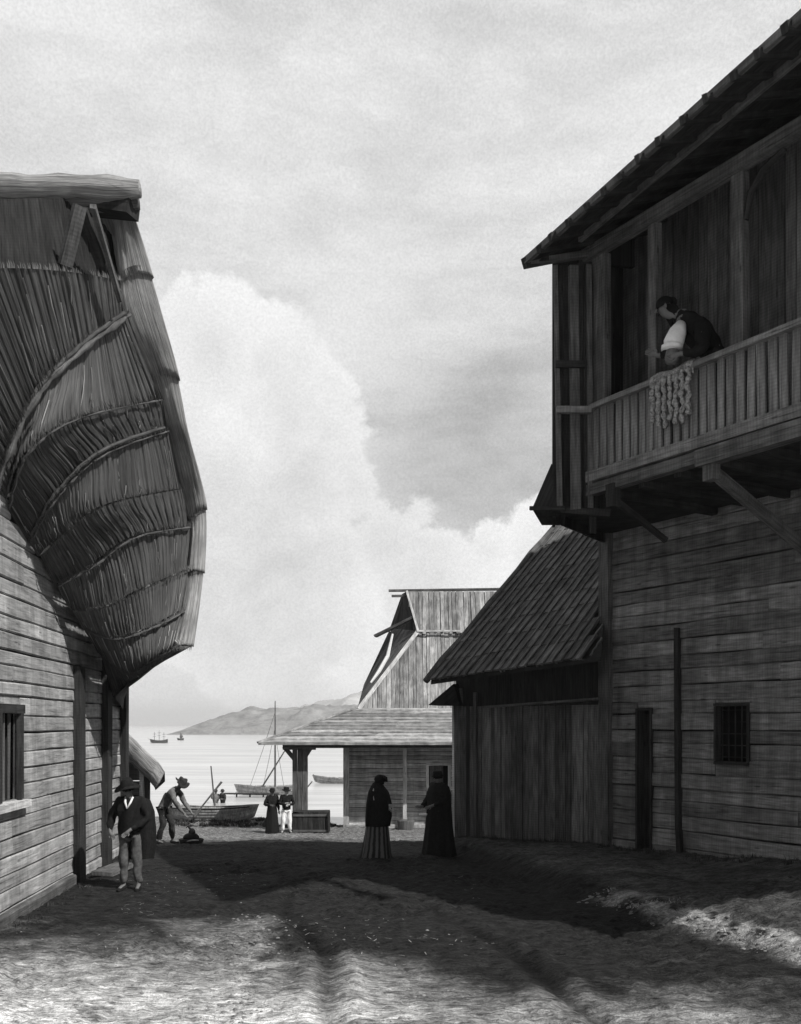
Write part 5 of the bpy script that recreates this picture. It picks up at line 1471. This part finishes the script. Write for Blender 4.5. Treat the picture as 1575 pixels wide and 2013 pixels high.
# 10. knotted textile over the rail
u0, u1 = fpx(FF, 1290), fpx(FF, 1372)
TX = thing('hanging_textile', 'pale fringed textile with knotted strands hanging over the gallery rail', 'textile', FF.p((u0 + u1) / 2, zr_t, .1))
mb = MB(); rows = []
for i in range(13):
    f = i / 12; row = []
    for j in range(31):
        g_ = j / 30; u = u0 + (u1 - u0) * g_
        if f < .35: t_ = -.14 + f / .35 * .24; z = zr_t + .03 + .02 * math.sin(g_ * 9) + .015 * math.sin(f / .35 * PI)
        else: t_ = .115 + .02 * math.sin(g_ * 22 + f * 2); z = zr_t + .02 - (f - .35) / .65 * (.16 + .05 * math.sin(g_ * 13))
        row.append(FF.p(u, z, t_))
    rows.append(row)
mb.grid(rows); cl_ = mb.build('cloth', M['knots'], TX, smooth=True, fix=False)
md = cl_.modifiers.new('t', 'SOLIDIFY'); md.thickness = .02
ns = 7
for k in range(ns):
    mb = MB(); g_ = (k + .5) / ns; u = u0 + (u1 - u0) * g_; Ls = random.uniform(.62, .78) * (.92 + .12 * g_)
    pts = []; rr = []; n_ = 40
    for i in range(n_):
        f = i / (n_ - 1); pts.append(FF.p(u + .012 * math.sin(f * 14 + k), zr_t - .07 - Ls * f, .13 + .012 * math.cos(f * 19 + k * 2)))
        rr.append(.020 + .020 * abs(math.sin(f * PI * (6 + 2.2 * math.sin(k * 3.1)) + k * 1.7)) ** 1.2 + .006 * random.random())
    mb.log(pts, rr, 7, .5); mb.build('strand', M['knots'], TX, smooth=True)

# ------------------------------------------------------------------ grass, stones, weeds (uncountable)
def blades(name, label, spots, mat, hmin, hmax, n, wd=.006, cat='grass'):
    mb = MB()
    for (x, y, s) in spots:
        z = gz(x, y)
        for k in range(n):
            a = random.uniform(0, 2 * PI); L_ = random.uniform(hmin, hmax) * s; sp = random.uniform(.1, .7)
            bx = x + random.gauss(0, .05 * s); by = y + random.gauss(0, .05 * s)
            d = Vector((math.cos(a) * sp, math.sin(a) * sp, 1)).normalized(); sd = Vector((-math.sin(a), math.cos(a), 0)) * wd * s
            p0 = Vector((bx, by, z - .02)); p1 = p0 + d * L_ * .55; p2 = p0 + d * L_ + Vector((math.cos(a), math.sin(a), -.5)) * L_ * .25
            b = len(mb.v); mb.v += [p0 - sd, p0 + sd, p1 + sd * .7, p1 - sd * .7, p2]
            mb.quad((b, b + 1, b + 2, b + 3), [(0, 0)] * 4); mb.quad((b + 3, b + 2, b + 4), [(0, 0)] * 3)
    o = mb.build(name, mat, fix=False); tag(o, label, cat, kind='stuff'); return o
spots = []
for i in range(110):
    y = random.uniform(10.2, 14.4); xb = float(np.interp(y, [0, 11, 14, 21], [7.5, 4.15, 2.95, .65])); 
    if random.random() < .15 + .85 * float(vnoise(np.array(y * 1.4), np.array(3.), 4)): spots.append((xb + random.gauss(.08, .12), y, random.uniform(.6, 1.2)))
blades('dry_grass', 'pale dry grass along the edge of the raised verge at the right', spots, M['drygrass'], .02, .06, 22, .004)
spots = []
for i in range(150):
    u = random.uniform(0, 7); q = RF.p(u, 0, random.uniform(.02, .5)); spots.append((q.x, q.y, random.uniform(.5, 1.1)))
for i in range(90):
    u = random.uniform(0, 3.3); q = BFm.p(u, 0, random.uniform(.02, .3)); spots.append((q.x, q.y, random.uniform(.4, .9)))
for i in range(60):
    u = random.uniform(-4, 7); q = LF.p(u, 0, random.uniform(.1, .4)); spots.append((q.x, q.y, random.uniform(.4, .9)))
blades('weeds', 'dark low weeds growing at the foot of the walls', spots, M['weed'], .05, .16, 12)
spots = []
for i in range(420):
    px = random.uniform(345, 660); y = random.uniform(38.2, 39.3) if px > 560 else random.uniform(38.6, 41.5)
    spots.append(((px - CX) / F * y, y, random.uniform(.8, 1.6)))
blades('shore_weeds', 'dark scrub along the top of the shore bank', spots, M['weed'], .06, .16, 14, .012)
# straw litter trodden into the street
mb = MB()
for i in range(1500):
    y = 8.3 + 9 * random.random() ** 1.3; x = random.uniform(-.42, .42) * y
    if float(vnoise(np.array(x * .9), np.array(y * .8), 41)) < .5 or x > 1.2: continue
    a = random.uniform(0, PI); L_ = random.uniform(.02, .09); z = gz(x, y) + .008; d = Vector((math.cos(a), math.sin(a), random.uniform(-.1, .15))) * L_
    sd = Vector((-math.sin(a), math.cos(a), 0)) * .003; p0 = Vector((x, y, z)); b = len(mb.v)
    mb.v += [p0 - sd, p0 + sd, p0 + d + sd, p0 + d - sd]; mb.quad((b, b + 1, b + 2, b + 3), [(0, 0)] * 4)
o = mb.build('straw_litter', M['palecloth'], fix=False); tag(o, 'bits of straw trodden into the street', 'straw', kind='stuff')
# gravel and clods
mb = MB()
def stone(mb, x, y, r):
    z = gz(x, y); b = len(mb.v); n = 7
    pts = []
    for j, (rr, zz) in enumerate(((.75, -.4), (1., .0), (.72, .38), (.25, .55))):
        for k in range(n):
            a = 2 * PI * k / n + j; q = rr * r * random.uniform(.75, 1.15); pts.append(Vector((x + q * math.cos(a) * 1.25, y + q * math.sin(a), z + zz * r * random.uniform(.8, 1.1))))
    mb.v += pts
    for j in range(3):
        for k in range(n): k2 = (k + 1) % n; mb.quad((b + j * n + k, b + j * n + k2, b + (j + 1) * n + k2, b + (j + 1) * n + k), [(0, 0)] * 4)
    mb.quad(tuple(b + 3 * n + k for k in range(n)), [(0, 0)] * n)
for i in range(1500):
    y = 8.1 + 8 * random.random() ** 1.6; x = random.uniform(-.42, .42) * y
    dens = float(vnoise(np.array(x * .8), np.array(y * .9), 21))
    if dens < .45 or y > 12. or x > .6: continue
    stone(mb, x, y, random.choice((.005, .008, .011, .02)))
for i in range(420):      # rubble spill left of centre
    s = random.random(); y = 8.4 + 4.9 * s + random.gauss(0, .25); x = -1.5 - .5 * s + random.gauss(0, .24); stone(mb, x, y, random.choice((.007, .010, .014, .022)))
for i in range(260):
    y = random.uniform(10.4, 14.3); xb = float(np.interp(y, [0, 11, 14, 21], [7.5, 4.15, 2.95, .65])); stone(mb, xb + random.gauss(-.02, .13), y, random.choice((.008, .012, .018, .03)))
o = mb.build('gravel', M['stone'], fix=False); tag(o, 'scattered gravel and clods on the open ground', 'gravel', kind='stuff')

# ------------------------------------------------------------------ sea air
mb = MB(); mb.hexa([(-4200, -400, -6), (4200, -400, -6), (4200, 5200, -6), (-4200, 5200, -6), (-4200, -400, 70), (4200, -400, 70), (4200, 5200, 70), (-4200, 5200, 70)])
hm = bpy.data.materials.new('sea_haze'); hm.use_nodes = True; hn_ = hm.node_tree; hn_.nodes.clear()
ho = hn_.nodes.new('ShaderNodeOutputMaterial'); hv = hn_.nodes.new('ShaderNodeVolumePrincipled')
hv.inputs['Color'].default_value = (.95, .95, .95, 1); hv.inputs['Density'].default_value = .00028
hn_.links.new(hv.outputs[0], ho.inputs['Volume'])
o = mb.build('haze', hm); tag(o, kind='stuff')
